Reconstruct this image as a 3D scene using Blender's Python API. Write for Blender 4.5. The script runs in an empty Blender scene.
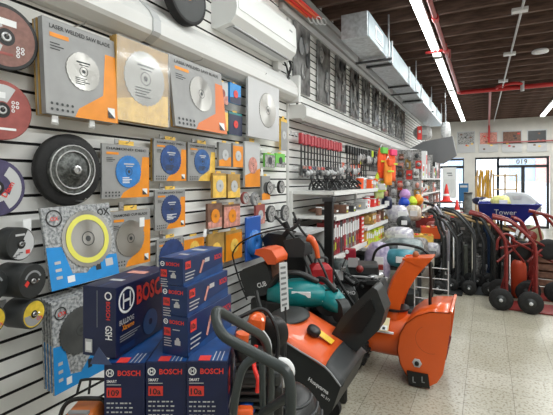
import bpy, math, random
from mathutils import Vector, Matrix
random.seed(7)
R = math.radians
PI = math.pi
scene = bpy.context.scene
COL = scene.collection

# ------------------------------------------------------------------ camera, world, lights, exposure
F = 405.0; UX = 276.5; VH = 180.0; CH = 1.51
YAW = math.atan((487 - UX) / F)
SN, CS = math.sin(YAW), math.cos(YAW)
cd = bpy.data.cameras.new('camera'); cam = bpy.data.objects.new('camera', cd); COL.objects.link(cam)
cam.location = (0, 0, CH); cam.rotation_euler = (PI / 2, 0, YAW)
cd.sensor_width = 36; cd.lens = 36 * F / 553; cd.shift_y = -(207.5 - VH) / 553
cd.clip_start = 0.05; cd.clip_end = 200
scene.camera = cam
vs = scene.view_settings
vs.view_transform = 'Standard'; vs.look = 'None'; vs.gamma = 1; vs.use_curve_mapping = False
vs.exposure = 0.08
w = bpy.data.worlds.new('sky'); scene.world = w; w.use_nodes = True
w.node_tree.nodes['Background'].inputs[0].default_value = (0.80, 0.90, 1.0, 1)
w.node_tree.nodes['Background'].inputs[1].default_value = 5.0

def area(name, loc, sx, sy, power, rot=(0, 0, 0), col=(1, 1, 1)):
    l = bpy.data.lights.new(name, 'AREA'); l.shape = 'RECTANGLE'; l.size = sx; l.size_y = sy; l.energy = power; l.color = col
    o = bpy.data.objects.new(name, l); COL.objects.link(o); o.location = loc; o.rotation_euler = rot
    return o
TUBE_P = 17; TUBE_R = 52
for y in (-1.0, 1.55, 4.1, 6.65, 9.2, 11.75):
    area('tube_light', (-0.67, y + 1.2, 3.36), 0.12, 2.3, TUBE_P, col=(0.97, 1.0, 0.98))
    area('tube_light', (1.45, y + 1.2, 3.36), 0.12, 2.3, TUBE_R, col=(0.97, 1.0, 0.98))

# ------------------------------------------------------------------ helpers
def ray(u, v):
    a = (u - UX) / F
    return Vector((-SN + CS * a, CS + SN * a, (VH - v) / F))
def P(u, v, t):
    d = ray(u, v); return Vector((d.x * t, d.y * t, CH + d.z * t))
def onX(u, v, X):
    return P(u, v, X / ray(u, v).x)
def onY(u, v, Y):
    return P(u, v, Y / ray(u, v).y)
def onZ(u, v, Z):
    return P(u, v, (Z - CH) / ray(u, v).z)

MATS = {}
def mat(name, col, rough=0.5, metal=0.0, noise=0.0, scale=20.0, bump=0.0, emit=0.0, coat=0.0, alpha=1.0, trans=0.0, stretch=None, col2=None):
    if name in MATS: return MATS[name]
    m = bpy.data.materials.new(name); m.use_nodes = True; nt = m.node_tree
    b = nt.nodes['Principled BSDF']
    b.inputs['Base Color'].default_value = (*col, 1); b.inputs['Roughness'].default_value = rough
    b.inputs['Metallic'].default_value = metal
    if coat: b.inputs['Coat Weight'].default_value = coat
    if trans: b.inputs['Transmission Weight'].default_value = trans
    if alpha < 1: b.inputs['Alpha'].default_value = alpha
    if emit:
        b.inputs['Emission Color'].default_value = (*col, 1); b.inputs['Emission Strength'].default_value = emit
    if noise or bump or col2:
        tc = nt.nodes.new('ShaderNodeTexCoord'); mp = nt.nodes.new('ShaderNodeMapping'); n = nt.nodes.new('ShaderNodeTexNoise')
        n.inputs['Scale'].default_value = scale; n.inputs['Detail'].default_value = 4
        if stretch: mp.inputs['Scale'].default_value = stretch
        nt.links.new(tc.outputs['Object'], mp.inputs[0]); nt.links.new(mp.outputs[0], n.inputs['Vector'])
        if noise or col2:
            r = nt.nodes.new('ShaderNodeValToRGB')
            r.color_ramp.elements[0].position = 0.35; r.color_ramp.elements[1].position = 0.65
            c2 = col2 if col2 else tuple(min(1, c * (1 + noise)) for c in col)
            c1 = col if col2 else tuple(c * (1 - noise) for c in col)
            r.color_ramp.elements[0].color = (*c1, 1); r.color_ramp.elements[1].color = (*c2, 1)
            nt.links.new(n.outputs['Fac'], r.inputs[0]); nt.links.new(r.outputs[0], b.inputs['Base Color'])
        if bump:
            bp = nt.nodes.new('ShaderNodeBump'); bp.inputs['Strength'].default_value = bump; bp.inputs['Distance'].default_value = 0.01
            nt.links.new(n.outputs['Fac'], bp.inputs['Height']); nt.links.new(bp.outputs[0], b.inputs['Normal'])
    MATS[name] = m
    return m

TEXT = {}
def text_mesh(s, bold=0.0):
    k = (s, bold)
    if k in TEXT: return TEXT[k]
    c = bpy.data.curves.new('t', 'FONT'); c.body = s; c.size = 1; c.resolution_u = 2; c.offset = bold
    c.align_x = 'LEFT'
    o = bpy.data.objects.new('t', c); COL.objects.link(o)
    bpy.context.view_layer.update()
    dg = bpy.context.evaluated_depsgraph_get()
    me = bpy.data.meshes.new_from_object(o.evaluated_get(dg))
    vv = [v.co.copy() for v in me.vertices]; ff = [tuple(p.vertices) for p in me.polygons]
    bpy.data.objects.remove(o); bpy.data.curves.remove(c); bpy.data.meshes.remove(me)
    x0 = min(v.x for v in vv); x1 = max(v.x for v in vv)
    TEXT[k] = (vv, ff, x0, x1)
    return TEXT[k]

def catmull(pts, n=6, closed=False):
    pts = [Vector(p) for p in pts]
    if len(pts) < 3: return pts
    out = []; N = len(pts); rng = N if closed else N - 1
    for i in range(rng):
        if closed: a, b, c, d = pts[i - 1], pts[i], pts[(i + 1) % N], pts[(i + 2) % N]
        else:
            b, c = pts[i], pts[i + 1]
            a = pts[i - 1] if i > 0 else b * 2 - c
            d = pts[i + 2] if i + 2 < N else c * 2 - b
        for k in range(n):
            t = k / n
            out.append(0.5 * ((2 * b) + (c - a) * t + (2 * a - 5 * b + 4 * c - d) * t * t + (3 * b - a - 3 * c + d) * t ** 3))
    if not closed: out.append(pts[-1])
    return out

def fillet(pts, rad, n=5):
    pts = [Vector(p) for p in pts]; out = [pts[0]]
    for i in range(1, len(pts) - 1):
        a, b, c = pts[i - 1], pts[i], pts[i + 1]
        k = min(rad, (a - b).length * .45, (c - b).length * .45)
        p = b + (a - b).normalized() * k; q = b + (c - b).normalized() * k
        for j in range(n + 1):
            t = j / n; out.append(p.lerp(b, t).lerp(b.lerp(q, t), t))
    return out + [pts[-1]]

class MB:
    def __init__(s, M=None):
        s.v = []; s.f = []; s.m = []; s.s = []; s.mats = []; s.M = M or Matrix()
    def at(s, loc=(0, 0, 0), rx=0, ry=0, rz=0):
        s.M = Matrix.Translation(loc) @ Matrix.Rotation(rz, 4, 'Z') @ Matrix.Rotation(ry, 4, 'Y') @ Matrix.Rotation(rx, 4, 'X'); return s
    def add(s, vs_, fs_, m, smooth=False):
        k = len(s.v)
        if m not in s.mats: s.mats.append(m)
        mi = s.mats.index(m)
        for p in vs_: s.v.append(s.M @ Vector(p))
        for f in fs_:
            s.f.append([i + k for i in f]); s.m.append(mi); s.s.append(smooth)
        return s
    def box(s, c, d, m, taper=1.0):
        x, y, z = c; a, b, h = d[0] / 2, d[1] / 2, d[2] / 2; t = taper
        vs_ = [(x - a, y - b, z - h), (x + a, y - b, z - h), (x + a, y + b, z - h), (x - a, y + b, z - h),
               (x - a * t, y - b * t, z + h), (x + a * t, y - b * t, z + h), (x + a * t, y + b * t, z + h), (x - a * t, y + b * t, z + h)]
        return s.add(vs_, [(0, 3, 2, 1), (4, 5, 6, 7), (0, 1, 5, 4), (1, 2, 6, 5), (2, 3, 7, 6), (3, 0, 4, 7)], m)
    def prism(s, poly, y0, y1, m, smooth=False):   # poly in (x, z), extruded along y
        n = len(poly)
        ar = sum(poly[i][0] * poly[(i + 1) % n][1] - poly[(i + 1) % n][0] * poly[i][1] for i in range(n))
        if ar < 0: poly = poly[::-1]
        a = [(p[0], y0, p[1]) for p in poly]; b = [(p[0], y1, p[1]) for p in poly]
        s.add(a + b, [tuple(range(n)), tuple(range(2 * n - 1, n - 1, -1))], m)
        return s.add(a + b, [(i, i + n, (i + 1) % n + n, (i + 1) % n) for i in range(n)], m, smooth)
    def hull(s, rings, m, smooth=True, cap=True):  # loft between rings of equal length
        n = len(rings[0]); vs_ = [p for r in rings for p in r]; fs = []
        for k in range(len(rings) - 1):
            for i in range(n):
                fs.append((k * n + i, k * n + (i + 1) % n, (k + 1) * n + (i + 1) % n, (k + 1) * n + i))
        if cap:
            fs.append(tuple(range(n - 1, -1, -1))); fs.append(tuple((len(rings) - 1) * n + i for i in range(n)))
        return s.add(vs_, fs, m, smooth)
    def cyl(s, p0, p1, r0, m, r1=None, n=16, smooth=True):
        p0 = Vector(p0); p1 = Vector(p1); r1 = r0 if r1 is None else r1
        d = (p1 - p0).normalized(); x = d.orthogonal().normalized(); y = d.cross(x)
        A = [p0 + (x * math.cos(2 * PI * i / n) + y * math.sin(2 * PI * i / n)) * r0 for i in range(n)]
        B = [p1 + (x * math.cos(2 * PI * i / n) + y * math.sin(2 * PI * i / n)) * r1 for i in range(n)]
        s.add(A + B, [(i, (i + 1) % n, (i + 1) % n + n, i + n) for i in range(n)], m, smooth)
        return s.add(A + B, [tuple(range(n - 1, -1, -1)), tuple(range(n, 2 * n))], m)
    def tube(s, pts, r, m, n=8, sm=6, closed=False):
        q = catmull(pts, sm, closed) if sm else [Vector(p) for p in pts]
        N = len(q); x = None; vs_ = []
        for i in range(N):
            if closed: d = (q[(i + 1) % N] - q[i - 1])
            else: d = q[min(i + 1, N - 1)] - q[max(i - 1, 0)]
            d.normalize()
            if x is None: x = d.orthogonal().normalized()
            else:
                x = x - d * x.dot(d)
                x = x.normalized() if x.length > 1e-6 else d.orthogonal().normalized()
            y = d.cross(x)
            rr = r(i / (N - 1)) if callable(r) else r
            for k in range(n): vs_.append(q[i] + (x * math.cos(2 * PI * k / n) + y * math.sin(2 * PI * k / n)) * rr)
        fs = []
        for i in range(N if closed else N - 1):
            j = (i + 1) % N
            for k in range(n): fs.append((i * n + k, i * n + (k + 1) % n, j * n + (k + 1) % n, j * n + k))
        s.add(vs_, fs, m, True)
        if not closed: s.add(vs_, [tuple(range(n - 1, -1, -1)), tuple((N - 1) * n + k for k in range(n))], m)
        return s
    def lathe(s, prof, m, n=24, axis='Y', c=(0, 0, 0), smooth=True):   # prof: (r, h); axis Y: h goes along -y (towards the viewer)
        vs_ = []; cx, cy, cz = c
        for (r, h) in prof:
            for i in range(n):
                a = 2 * PI * i / n; p, q = r * math.cos(a), r * math.sin(a)
                if axis == 'Y': vs_.append((cx + p, cy - h, cz + q))
                elif axis == 'X': vs_.append((cx + h, cy + p, cz + q))
                else: vs_.append((cx + p, cy + q, cz + h))
        fs = []
        for k in range(len(prof) - 1):
            for i in range(n): fs.append((k * n + i, k * n + (i + 1) % n, (k + 1) * n + (i + 1) % n, (k + 1) * n + i))
        s.add(vs_, fs, m, smooth)
        return s.add(vs_, [tuple(range(n - 1, -1, -1)), tuple((len(prof) - 1) * n + i for i in range(n))], m)
    def annulus(s, c, r0, r1, m, n=32, a0=0, a1=2 * PI, off=0):   # flat printed ring facing -y
        vs_ = []; fs = []
        for i in range(n + 1):
            a = a0 + (a1 - a0) * i / n
            for r in (r0, r1): vs_.append((c[0] + r * math.cos(a), c[1] - off, c[2] + r * math.sin(a)))
        for i in range(n): fs.append((2 * i, 2 * i + 2, 2 * i + 3, 2 * i + 1) if False else (2 * i, 2 * i + 1, 2 * i + 3, 2 * i + 2))
        return s.add(vs_, [f[::-1] for f in fs], m)
    def quad(s, x0, z0, x1, z1, y, m):   # printed rectangle facing -y
        return s.add([(x0, y, z0), (x1, y, z0), (x1, y, z1), (x0, y, z1)], [(0, 1, 2, 3)], m)
    def poly(s, pts, y, m):
        n = len(pts)
        ar = sum(pts[i][0] * pts[(i + 1) % n][1] - pts[(i + 1) % n][0] * pts[i][1] for i in range(n))
        if ar < 0: pts = pts[::-1]
        return s.add([(p[0], y, p[1]) for p in pts], [tuple(range(n))], m)
    def text(s, t, x, z, y, h, m, wmax=None, bold=0.02, rot=0):   # lettering facing -y, lower left corner at x, z
        vv, ff, x0, x1 = text_mesh(t, bold); k = h / 0.72
        kx = k if not wmax else wmax / (x1 - x0)
        c, sn = math.cos(rot), math.sin(rot)
        s.add([(x + (p.x - x0) * kx * c - p.y * k * sn, y, z + p.y * k * c + (p.x - x0) * kx * sn) for p in vv], ff, m)
        return s
    def sphere(s, c, r, m, n=16, k=10, half=None):
        if not hasattr(r, '__len__'): r = (r, r, r)
        vs_ = []; lo = 0 if half else -PI / 2
        for j in range(k + 1):
            b = lo + (PI / 2 - lo) * j / k
            for i in range(n):
                a = 2 * PI * i / n
                vs_.append((c[0] + r[0] * math.cos(b) * math.cos(a), c[1] + r[1] * math.cos(b) * math.sin(a), c[2] + r[2] * math.sin(b)))
        fs = [(j * n + i, j * n + (i + 1) % n, (j + 1) * n + (i + 1) % n, (j + 1) * n + i) for j in range(k) for i in range(n)]
        s.add(vs_, fs, m, True)
        if half: s.add(vs_[:n], [tuple(range(n - 1, -1, -1))], m)
        return s
    def build(s, name, parent=None, bevel=0, seg=2, label=None, cat=None, group=None, kind=None, sub=0, solid=0):
        me = bpy.data.meshes.new(name)
        me.from_pydata([tuple(p) for p in s.v], [], s.f)
        for m in s.mats: me.materials.append(m)
        me.polygons.foreach_set('material_index', s.m); me.polygons.foreach_set('use_smooth', s.s); me.update()
        o = bpy.data.objects.new(name, me); COL.objects.link(o)
        if parent: o.parent = parent
        if bevel:
            b = o.modifiers.new('bevel', 'BEVEL'); b.width = bevel; b.segments = seg; b.limit_method = 'ANGLE'; b.angle_limit = R(40)
        if solid:
            b = o.modifiers.new('solid', 'SOLIDIFY'); b.thickness = solid
        if label: o['label'] = label
        if cat: o['category'] = cat
        if group: o['group'] = group
        if kind: o['kind'] = kind
        return o

def thing(name, label, cat, loc=(0, 0, 0), rz=0, group=None, rx=0, ry=0):
    o = bpy.data.objects.new(name, None); COL.objects.link(o); o.empty_display_size = 0.05
    o.location = loc; o.rotation_euler = (rx, ry, rz)
    o['label'] = label; o['category'] = cat
    if group: o['group'] = group
    return o
def dup(root, loc, rz=None, label=None, group=None):
    r = root.copy(); COL.objects.link(r); r.location = loc
    if rz is not None: r.rotation_euler = (root.rotation_euler[0], root.rotation_euler[1], rz)
    if label: r['label'] = label
    if group: r['group'] = group
    for ch in list(root.children):
        c = ch.copy(); COL.objects.link(c); c.parent = r
        for g in list(ch.children):
            d = g.copy(); COL.objects.link(d); d.parent = c
    return r
ORD = ['first', 'second', 'third', 'fourth', 'fifth', 'sixth', 'seventh', 'eighth', 'ninth', 'tenth', 'eleventh', 'twelfth',
       'thirteenth', 'fourteenth', 'fifteenth', 'sixteenth', 'seventeenth', 'eighteenth', 'nineteenth', 'twentieth']
NUM = {2: 'two', 3: 'three', 4: 'four', 5: 'five', 6: 'six', 7: 'seven', 8: 'eight', 9: 'nine', 10: 'ten'}

# ------------------------------------------------------------------ materials
white = mat('white_paint', (0.68, 0.68, 0.67), 0.45, noise=0.03, scale=3)
slatw = mat('slat_white', (0.86, 0.86, 0.84), 0.4, noise=0.05, scale=2.5)
groove = mat('slat_groove', (0.012, 0.012, 0.013), 0.7)
plaster = mat('plaster', (0.66, 0.64, 0.60), 0.8, noise=0.05, scale=4, bump=0.1)
deck = mat('deck_wood', (0.03, 0.015, 0.010), 0.85, noise=0.35, scale=6, bump=0.3, stretch=(1, 8, 1))
joistm = mat('joist_wood', (0.12, 0.07, 0.052), 0.85, noise=0.35, scale=5, bump=0.3, stretch=(1, 6, 6))
black = mat('black_plastic', (0.007, 0.0075, 0.008), 0.42)
blackr = mat('black_rubber', (0.010, 0.010, 0.0105), 0.75, noise=0.25, scale=40, bump=0.2)
charc = mat('charcoal', (0.02, 0.0225, 0.023), 0.5, noise=0.1, scale=12)
dgrey = mat('dark_grey', (0.04, 0.043, 0.046), 0.5)
grey = mat('mid_grey', (0.28, 0.29, 0.30), 0.5)
lgrey = mat('light_grey', (0.52, 0.53, 0.54), 0.45)
steel = mat('steel', (0.55, 0.55, 0.56), 0.3, metal=0.9, noise=0.1, scale=15)
dsteel = mat('dark_steel', (0.07, 0.07, 0.073), 0.4, metal=0.7)
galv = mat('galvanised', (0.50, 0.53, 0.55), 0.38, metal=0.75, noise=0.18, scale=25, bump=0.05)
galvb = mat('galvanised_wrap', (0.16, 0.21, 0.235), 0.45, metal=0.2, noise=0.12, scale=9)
tubeg = mat('frame_tube', (0.030, 0.038, 0.038), 0.36, noise=0.1, scale=8)
orange = mat('machine_orange', (0.72, 0.105, 0.012), 0.32, coat=0.35, noise=0.04, scale=4)
orange2 = mat('saw_orange', (0.74, 0.105, 0.018), 0.38, coat=0.2)
porange = mat('pack_orange', (0.80, 0.27, 0.012), 0.4, noise=0.08, scale=8)
pyel = mat('pack_yellow', (0.86, 0.55, 0.10), 0.4, noise=0.15, scale=20)
pgrey = mat('pack_grey', (0.30, 0.30, 0.30), 0.35, noise=0.06, scale=10)
plgrey = mat('pack_light_grey', (0.50, 0.50, 0.51), 0.3)
tan = mat('pack_tan', (0.45, 0.27, 0.07), 0.5, noise=0.2, scale=14)
bblue = mat('carton_blue', (0.006, 0.026, 0.105), 0.35, noise=0.15, scale=4)
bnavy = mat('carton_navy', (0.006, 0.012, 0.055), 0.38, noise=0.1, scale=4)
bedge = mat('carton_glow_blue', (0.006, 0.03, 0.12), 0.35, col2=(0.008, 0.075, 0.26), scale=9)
bred = mat('print_red', (0.72, 0.045, 0.035), 0.45)
redm = mat('red_paint', (0.19, 0.016, 0.014), 0.45, noise=0.2, scale=10)
redb = mat('bright_red', (0.80, 0.03, 0.02), 0.45)
pwhite = mat('print_white', (0.82, 0.83, 0.84), 0.5)
pblack = mat('print_black', (0.02, 0.02, 0.022), 0.5)
oxblue = mat('ox_blue', (0.01, 0.26, 0.66), 0.35, noise=0.08, scale=8)
oxgrey = mat('ox_grey', (0.13, 0.14, 0.15), 0.5, col2=(0.50, 0.51, 0.52), scale=75)
oxyel = mat('ox_yellow', (0.78, 0.74, 0.12), 0.4)
blade = mat('blade_steel', (0.38, 0.37, 0.35), 0.32, metal=0.95)
for _n in (blade,):
    _t = _n.node_tree; _b = _t.nodes['Principled BSDF']; _b.inputs['Anisotropic'].default_value = 0.85
    _g = _t.nodes.new('ShaderNodeTangent'); _g.direction_type = 'RADIAL'; _g.axis = 'Y'; _t.links.new(_g.outputs[0], _b.inputs['Tangent'])
bladed = mat('blade_dark', (0.10, 0.105, 0.11), 0.35, metal=0.6, noise=0.3, scale=6)
bdisc = mat('disc_blue', (0.03, 0.20, 0.55), 0.35, noise=0.15, scale=20)
ndisc = mat('disc_navy', (0.02, 0.05, 0.17), 0.35, noise=0.2, scale=20)
rdisc = mat('disc_red', (0.33, 0.08, 0.07), 0.5, noise=0.12, scale=25)
purp = mat('disc_purple', (0.06, 0.05, 0.12), 0.5, noise=0.2, scale=30)
teal = mat('teal', (0.0, 0.19, 0.20), 0.35, noise=0.15, scale=9)
wood = mat('raw_wood', (0.48, 0.32, 0.15), 0.6, noise=0.2, scale=8, stretch=(1, 8, 8))
bbar = mat('barrow_blue', (0.012, 0.025, 0.22), 0.3, coat=0.4)
hivis = mat('hivis_orange', (0.95, 0.11, 0.02), 0.6, noise=0.08, scale=15)
hyel = mat('hivis_yellow', (0.55, 0.72, 0.04), 0.6, noise=0.2, scale=15)
pink = mat('hot_pink', (0.85, 0.05, 0.18), 0.5)
green = mat('bright_green', (0.16, 0.55, 0.08), 0.5)
glassc = mat('clear_film', (0.9, 0.92, 0.93), 0.08, alpha=0.16)
brown = mat('brown_goods', (0.18, 0.09, 0.06), 0.6, noise=0.3, scale=20)
pinkg = mat('pink_goods', (0.60, 0.27, 0.22), 0.6, noise=0.3, scale=30)
gmix = mat('grey_goods', (0.12, 0.12, 0.12), 0.5, col2=(0.5, 0.49, 0.48), scale=35)

# ------------------------------------------------------------------ the setting
WX = -1.8
def floor_mat():
    m = bpy.data.materials.new('vinyl_tile'); m.use_nodes = True; nt = m.node_tree; b = nt.nodes['Principled BSDF']
    tc = nt.nodes.new('ShaderNodeTexCoord'); mp = nt.nodes.new('ShaderNodeMapping'); mp.inputs['Location'].default_value = (0.141, -3.92, 0)
    br = nt.nodes.new('ShaderNodeTexBrick'); br.offset = 0; br.squash = 1
    br.inputs['Scale'].default_value = 1; br.inputs['Brick Width'].default_value = 0.3048; br.inputs['Row Height'].default_value = 0.3048
    br.inputs['Mortar Size'].default_value = 0.0018; br.inputs['Mortar Smooth'].default_value = 0.3; br.inputs['Bias'].default_value = 0
    br.inputs['Color1'].default_value = (0.40, 0.38, 0.31, 1); br.inputs['Color2'].default_value = (0.47, 0.45, 0.38, 1)
    br.inputs['Mortar'].default_value = (0.16, 0.14, 0.11, 1)
    n = nt.nodes.new('ShaderNodeTexNoise'); n.inputs['Scale'].default_value = 55; n.inputs['Detail'].default_value = 6
    r = nt.nodes.new('ShaderNodeValToRGB'); r.color_ramp.elements[0].position = 0.36; r.color_ramp.elements[1].position = 0.5
    r.color_ramp.elements[0].color = (0.55, 0.51, 0.45, 1); r.color_ramp.elements[1].color = (1, 1, 1, 1)
    n2 = nt.nodes.new('ShaderNodeTexNoise'); n2.inputs['Scale'].default_value = 2.2; n2.inputs['Detail'].default_value = 5
    r2 = nt.nodes.new('ShaderNodeValToRGB'); r2.color_ramp.elements[0].position = 0.35; r2.color_ramp.elements[1].position = 0.65
    r2.color_ramp.elements[0].color = (0.86, 0.84, 0.79, 1); r2.color_ramp.elements[1].color = (1, 1, 1, 1)
    mx = nt.nodes.new('ShaderNodeMix'); mx.data_type = 'RGBA'; mx.blend_type = 'MULTIPLY'; mx.inputs[0].default_value = 1
    mx2 = nt.nodes.new('ShaderNodeMix'); mx2.data_type = 'RGBA'; mx2.blend_type = 'MULTIPLY'; mx2.inputs[0].default_value = 1
    L = nt.links.new
    L(tc.outputs['Object'], mp.inputs[0]); L(mp.outputs[0], br.inputs['Vector']); L(tc.outputs['Object'], n.inputs['Vector']); L(tc.outputs['Object'], n2.inputs['Vector'])
    L(n.outputs['Fac'], r.inputs[0]); L(n2.outputs['Fac'], r2.inputs[0])
    L(br.outputs['Color'], mx.inputs[6]); L(r.outputs[0], mx.inputs[7]); L(mx.outputs[2], mx2.inputs[6]); L(r2.outputs[0], mx2.inputs[7])
    L(mx2.outputs[2], b.inputs['Base Color']); b.inputs['Roughness'].default_value = 0.32
    return m
XR, Y0, YB = 3.4, -2.0, 15.0
MB().box(((WX + XR) / 2, 7.0, -0.05), (XR - WX + 0.4, 18.4, 0.1), floor_mat()).build('floor', kind='structure')
# slatted left wall: one profile swept along the shop
def slat_wall():
    pitch = 0.0762; prof = []   # 3 inch boards
    z = 0.0
    while z < 3.75:
        prof += [(WX, z), (WX, z + pitch - 0.013), (WX - 0.012, z + pitch - 0.013), (WX - 0.012, z + pitch)]
        z += pitch
    mb = MB(); n = len(prof)
    vs_ = [(p[0], Y0, p[1]) for p in prof] + [(p[0], YB, p[1]) for p in prof]
    fw = [(i, i + n, i + 1 + n, i + 1) for i in range(n - 1) if i % 4 != 2 and i % 4 != 1 and i % 4 != 3]
    fg = [(i, i + n, i + 1 + n, i + 1) for i in range(n - 1) if i % 4 in (1, 2, 3)]
    mb.add(vs_, [f[::-1] for f in fw], slatw); mb.add(vs_, [f[::-1] for f in fg], groove)
    mb.box((WX - 0.07, (Y0 + YB) / 2, 1.87), (0.1, YB - Y0, 3.74), groove)
    return mb.build('wall_left', kind='structure')
slat_wall()
MB().box((XR + 0.05, 6.5, 1.87), (0.1, 17.2, 3.74), plaster).build('wall_right', kind='structure')
MB().box(((WX + XR) / 2, Y0 - 0.05, 1.87), (XR - WX, 0.1, 3.74), plaster).build('wall_rear', kind='structure')
MB().box(((WX + XR) / 2, 6.5, 3.78), (XR - WX + 0.3, 17.4, 0.08), deck).build('ceiling', kind='structure')
jj = None
ceil = bpy.data.objects['ceiling']
y = -1.6
while y < YB - 0.1:
    if jj is None:
        jj = MB().box((0, 0, 0), (XR - WX, 0.055, 0.28), joistm).build('joist', ceil)
        jj.location = ((WX + XR) / 2, y, 3.60)
    else:
        c = jj.copy(); COL.objects.link(c); c.location = ((WX + XR) / 2, y, 3.60)
    y += 0.42

# front (far) wall with openings
def bx_(u): return onY(u, 150, YB).x
def bz_(v): return onY(500, v, YB).z
xl, xr2 = bx_(434), bx_(464)
d0, d1, d2 = bx_(475), bx_(498), bx_(548)
ztop, zhead, ztr = 3.74, bz_(157), bz_(166.5)
mb = MB()
yb, th = YB + 0.06, 0.12
mb.box(((WX + XR) / 2, yb, (ztop + zhead) / 2), (XR - WX, th, ztop - zhead), plaster)
for a, b in ((WX, xl), (xr2, d0), (d2 + 0.06, XR)):
    mb.box(((a + b) / 2, yb, zhead / 2), (b - a, th, zhead), plaster)
mb.box(((xl + xr2) / 2, yb, 0.25), (xr2 - xl, th, 0.5), plaster)
mb.build('wall_back', kind='structure')
framem = mat('door_frame_black', (0.02, 0.02, 0.022), 0.4)
pane = mat('shop_glass', (0.85, 0.92, 0.95), 0.03, alpha=0.12)
def glazing(name, x0, x1, z0, z1, bars):
    t = bpy.data.objects.new(name, None); COL.objects.link(t); t['kind'] = 'structure'; t.location = (x0, YB, z0)
    f = MB(); W = x1 - x0; H = z1 - z0
    for x in (0, W): f.box((x, 0.05, H / 2), (0.07, 0.08, H), framem)
    for z in (0.03, H - 0.03): f.box((W / 2, 0.05, z), (W, 0.08, 0.07), framem)
    for kind, p in bars:
        if kind == 'v': f.box((p, 0.05, (ztr - z0) / 2), (0.10, 0.08, ztr - z0), framem)
        else: f.box((W / 2, 0.05, p), (W, 0.08, 0.09), framem)
    f.build('frame', t, bevel=0.004)
    g = MB(); g.box((W / 2, 0.06, H / 2), (W - 0.05, 0.008, H - 0.05), pane); g.build('pane', t)
    return t
glazing('window_1', xl, xr2, 0.5, zhead - 0.02, [('h', ztr - 0.5)])
glazing('window_2', d0, d1, 0.0, zhead, [])
dt = glazing('door_1', d1, d2, 0.0, zhead, [('h', ztr), ('v', bx_(523) - d1)])
nb = MB(); nb.text('019', 0, 0, 0, 0.15, mat('gold_digits', (0.16, 0.11, 0.02), 0.5), bold=0.03)
o = nb.build('house_number', dt); o.location = (bx_(516) - d1, -0.03, bz_(164.2)); o.scale = (1, 1, 1)
h = MB(); h.tube([(0, 0, 0), (0, -0.06, 0.02), (0, -0.06, 0.28), (0, 0, 0.3)], 0.012, steel)
o = h.build('door_handle', dt); o.location = (bx_(523) - d1 + 0.12, 0.0, 0.95)
# street outside
MB().box((0.5, 26, -0.1), (40, 21.6, 0.1), mat('pavement', (0.55, 0.56, 0.58), 0.8, noise=0.1, scale=1)).build('street', kind='structure', label='pale pavement outside the shop front', cat='street')
fb = thing('building', 'pale building across the street seen through the shop glass', 'building', (0, 30, -0.05))
b = MB(); b.box((0, 0, 5), (36, 2, 10), mat('pale_facade', (0.75, 0.77, 0.80), 0.8, noise=0.05, scale=0.5)); b.build('facade', fb)
for x in (-12, -8.5, -5, -1.5, 2, 5.5, 9):
    b = MB(); b.box((x, -1.02, 2.6), (1.6, 0.08, 2.2), mat('far_window', (0.30, 0.38, 0.50), 0.2)); b.box((x, -1.08, 1.42), (1.9, 0.2, 0.12), lgrey); b.build('window', fb)
b = MB(); b.box((3, -1.2, 2.2), (0.8, 0.1, 1.6), pinkg); b.build('poster', fb)

# trims of the left wall
m = MB()
for i, (z, o_) in enumerate(((3.17, .05), (3.25, .08), (3.33, .06), (3.40, .09))):
    m.box((WX + o_ / 2, 9.2, z + 0.035), (o_, 11.4, 0.07), mat('cornice_grey', (0.42, 0.42, 0.41), 0.5))
m.build('trim_1', kind='structure', bevel=0.006)
MB().box((WX + 0.01, 3.69, 1.6), (0.02, 0.03, 3.1), white).build('trim_2', kind='structure', bevel=0.003)
MB().box((WX + 0.01, 6.5, 0.05), (0.02, 17, 0.1), mat('base_black', (0.04, 0.04, 0.04), 0.5)).build('baseboard_left', kind='structure')

# valance over the near bay and ledge over the far bay
val = thing('wall_valance', 'long white light valance running above the blade packs', 'valance', (WX, 1.4, 2.30))
m = MB(); m.at(rz=0)
prof = [(0, 0.24), (0.03, 0.24), (0.10, 0.17), (0.13, 0.12), (0.13, 0.05), (0.115, 0.03), (0.06, 0.0), (0, 0.0)]
def prism_y(mb, prof, y0, y1, mt):   # prof in (x, z)
    mb.prism([(p[0], p[1]) for p in prof], y0, y1, mt)
prism_y(m, prof, -3.2, 2.28, white); m.build('cover', val, bevel=0.004)
m = MB(); prism_y(m, [(a * 1.06, b * 1.02) for a, b in prof], 0.30, 0.36, lgrey); m.build('joint_clip', val)
m = MB(); m.box((0.07, 2.30, 0.12), (0.14, 0.05, 0.27), white); m.build('end_cap', val, bevel=0.004)
led = thing('wall_ledge', 'white ledge above the shelves of red handled tools', 'ledge', (WX, 3.70, 2.1))
m = MB(); prism_y(m, [(0, 0.17), (0.17, 0.17), (0.21, 0.13), (0.21, 0.05), (0.17, 0.0), (0.15, 0.03), (0, 0.03)], 0, 7.5, white); m.build('cover', led, bevel=0.004)
m = MB(); m.box((0.10, 3.7, 0.012), (0.06, 7.0, 0.02), lgrey); m.build('light_strip', led)

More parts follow.
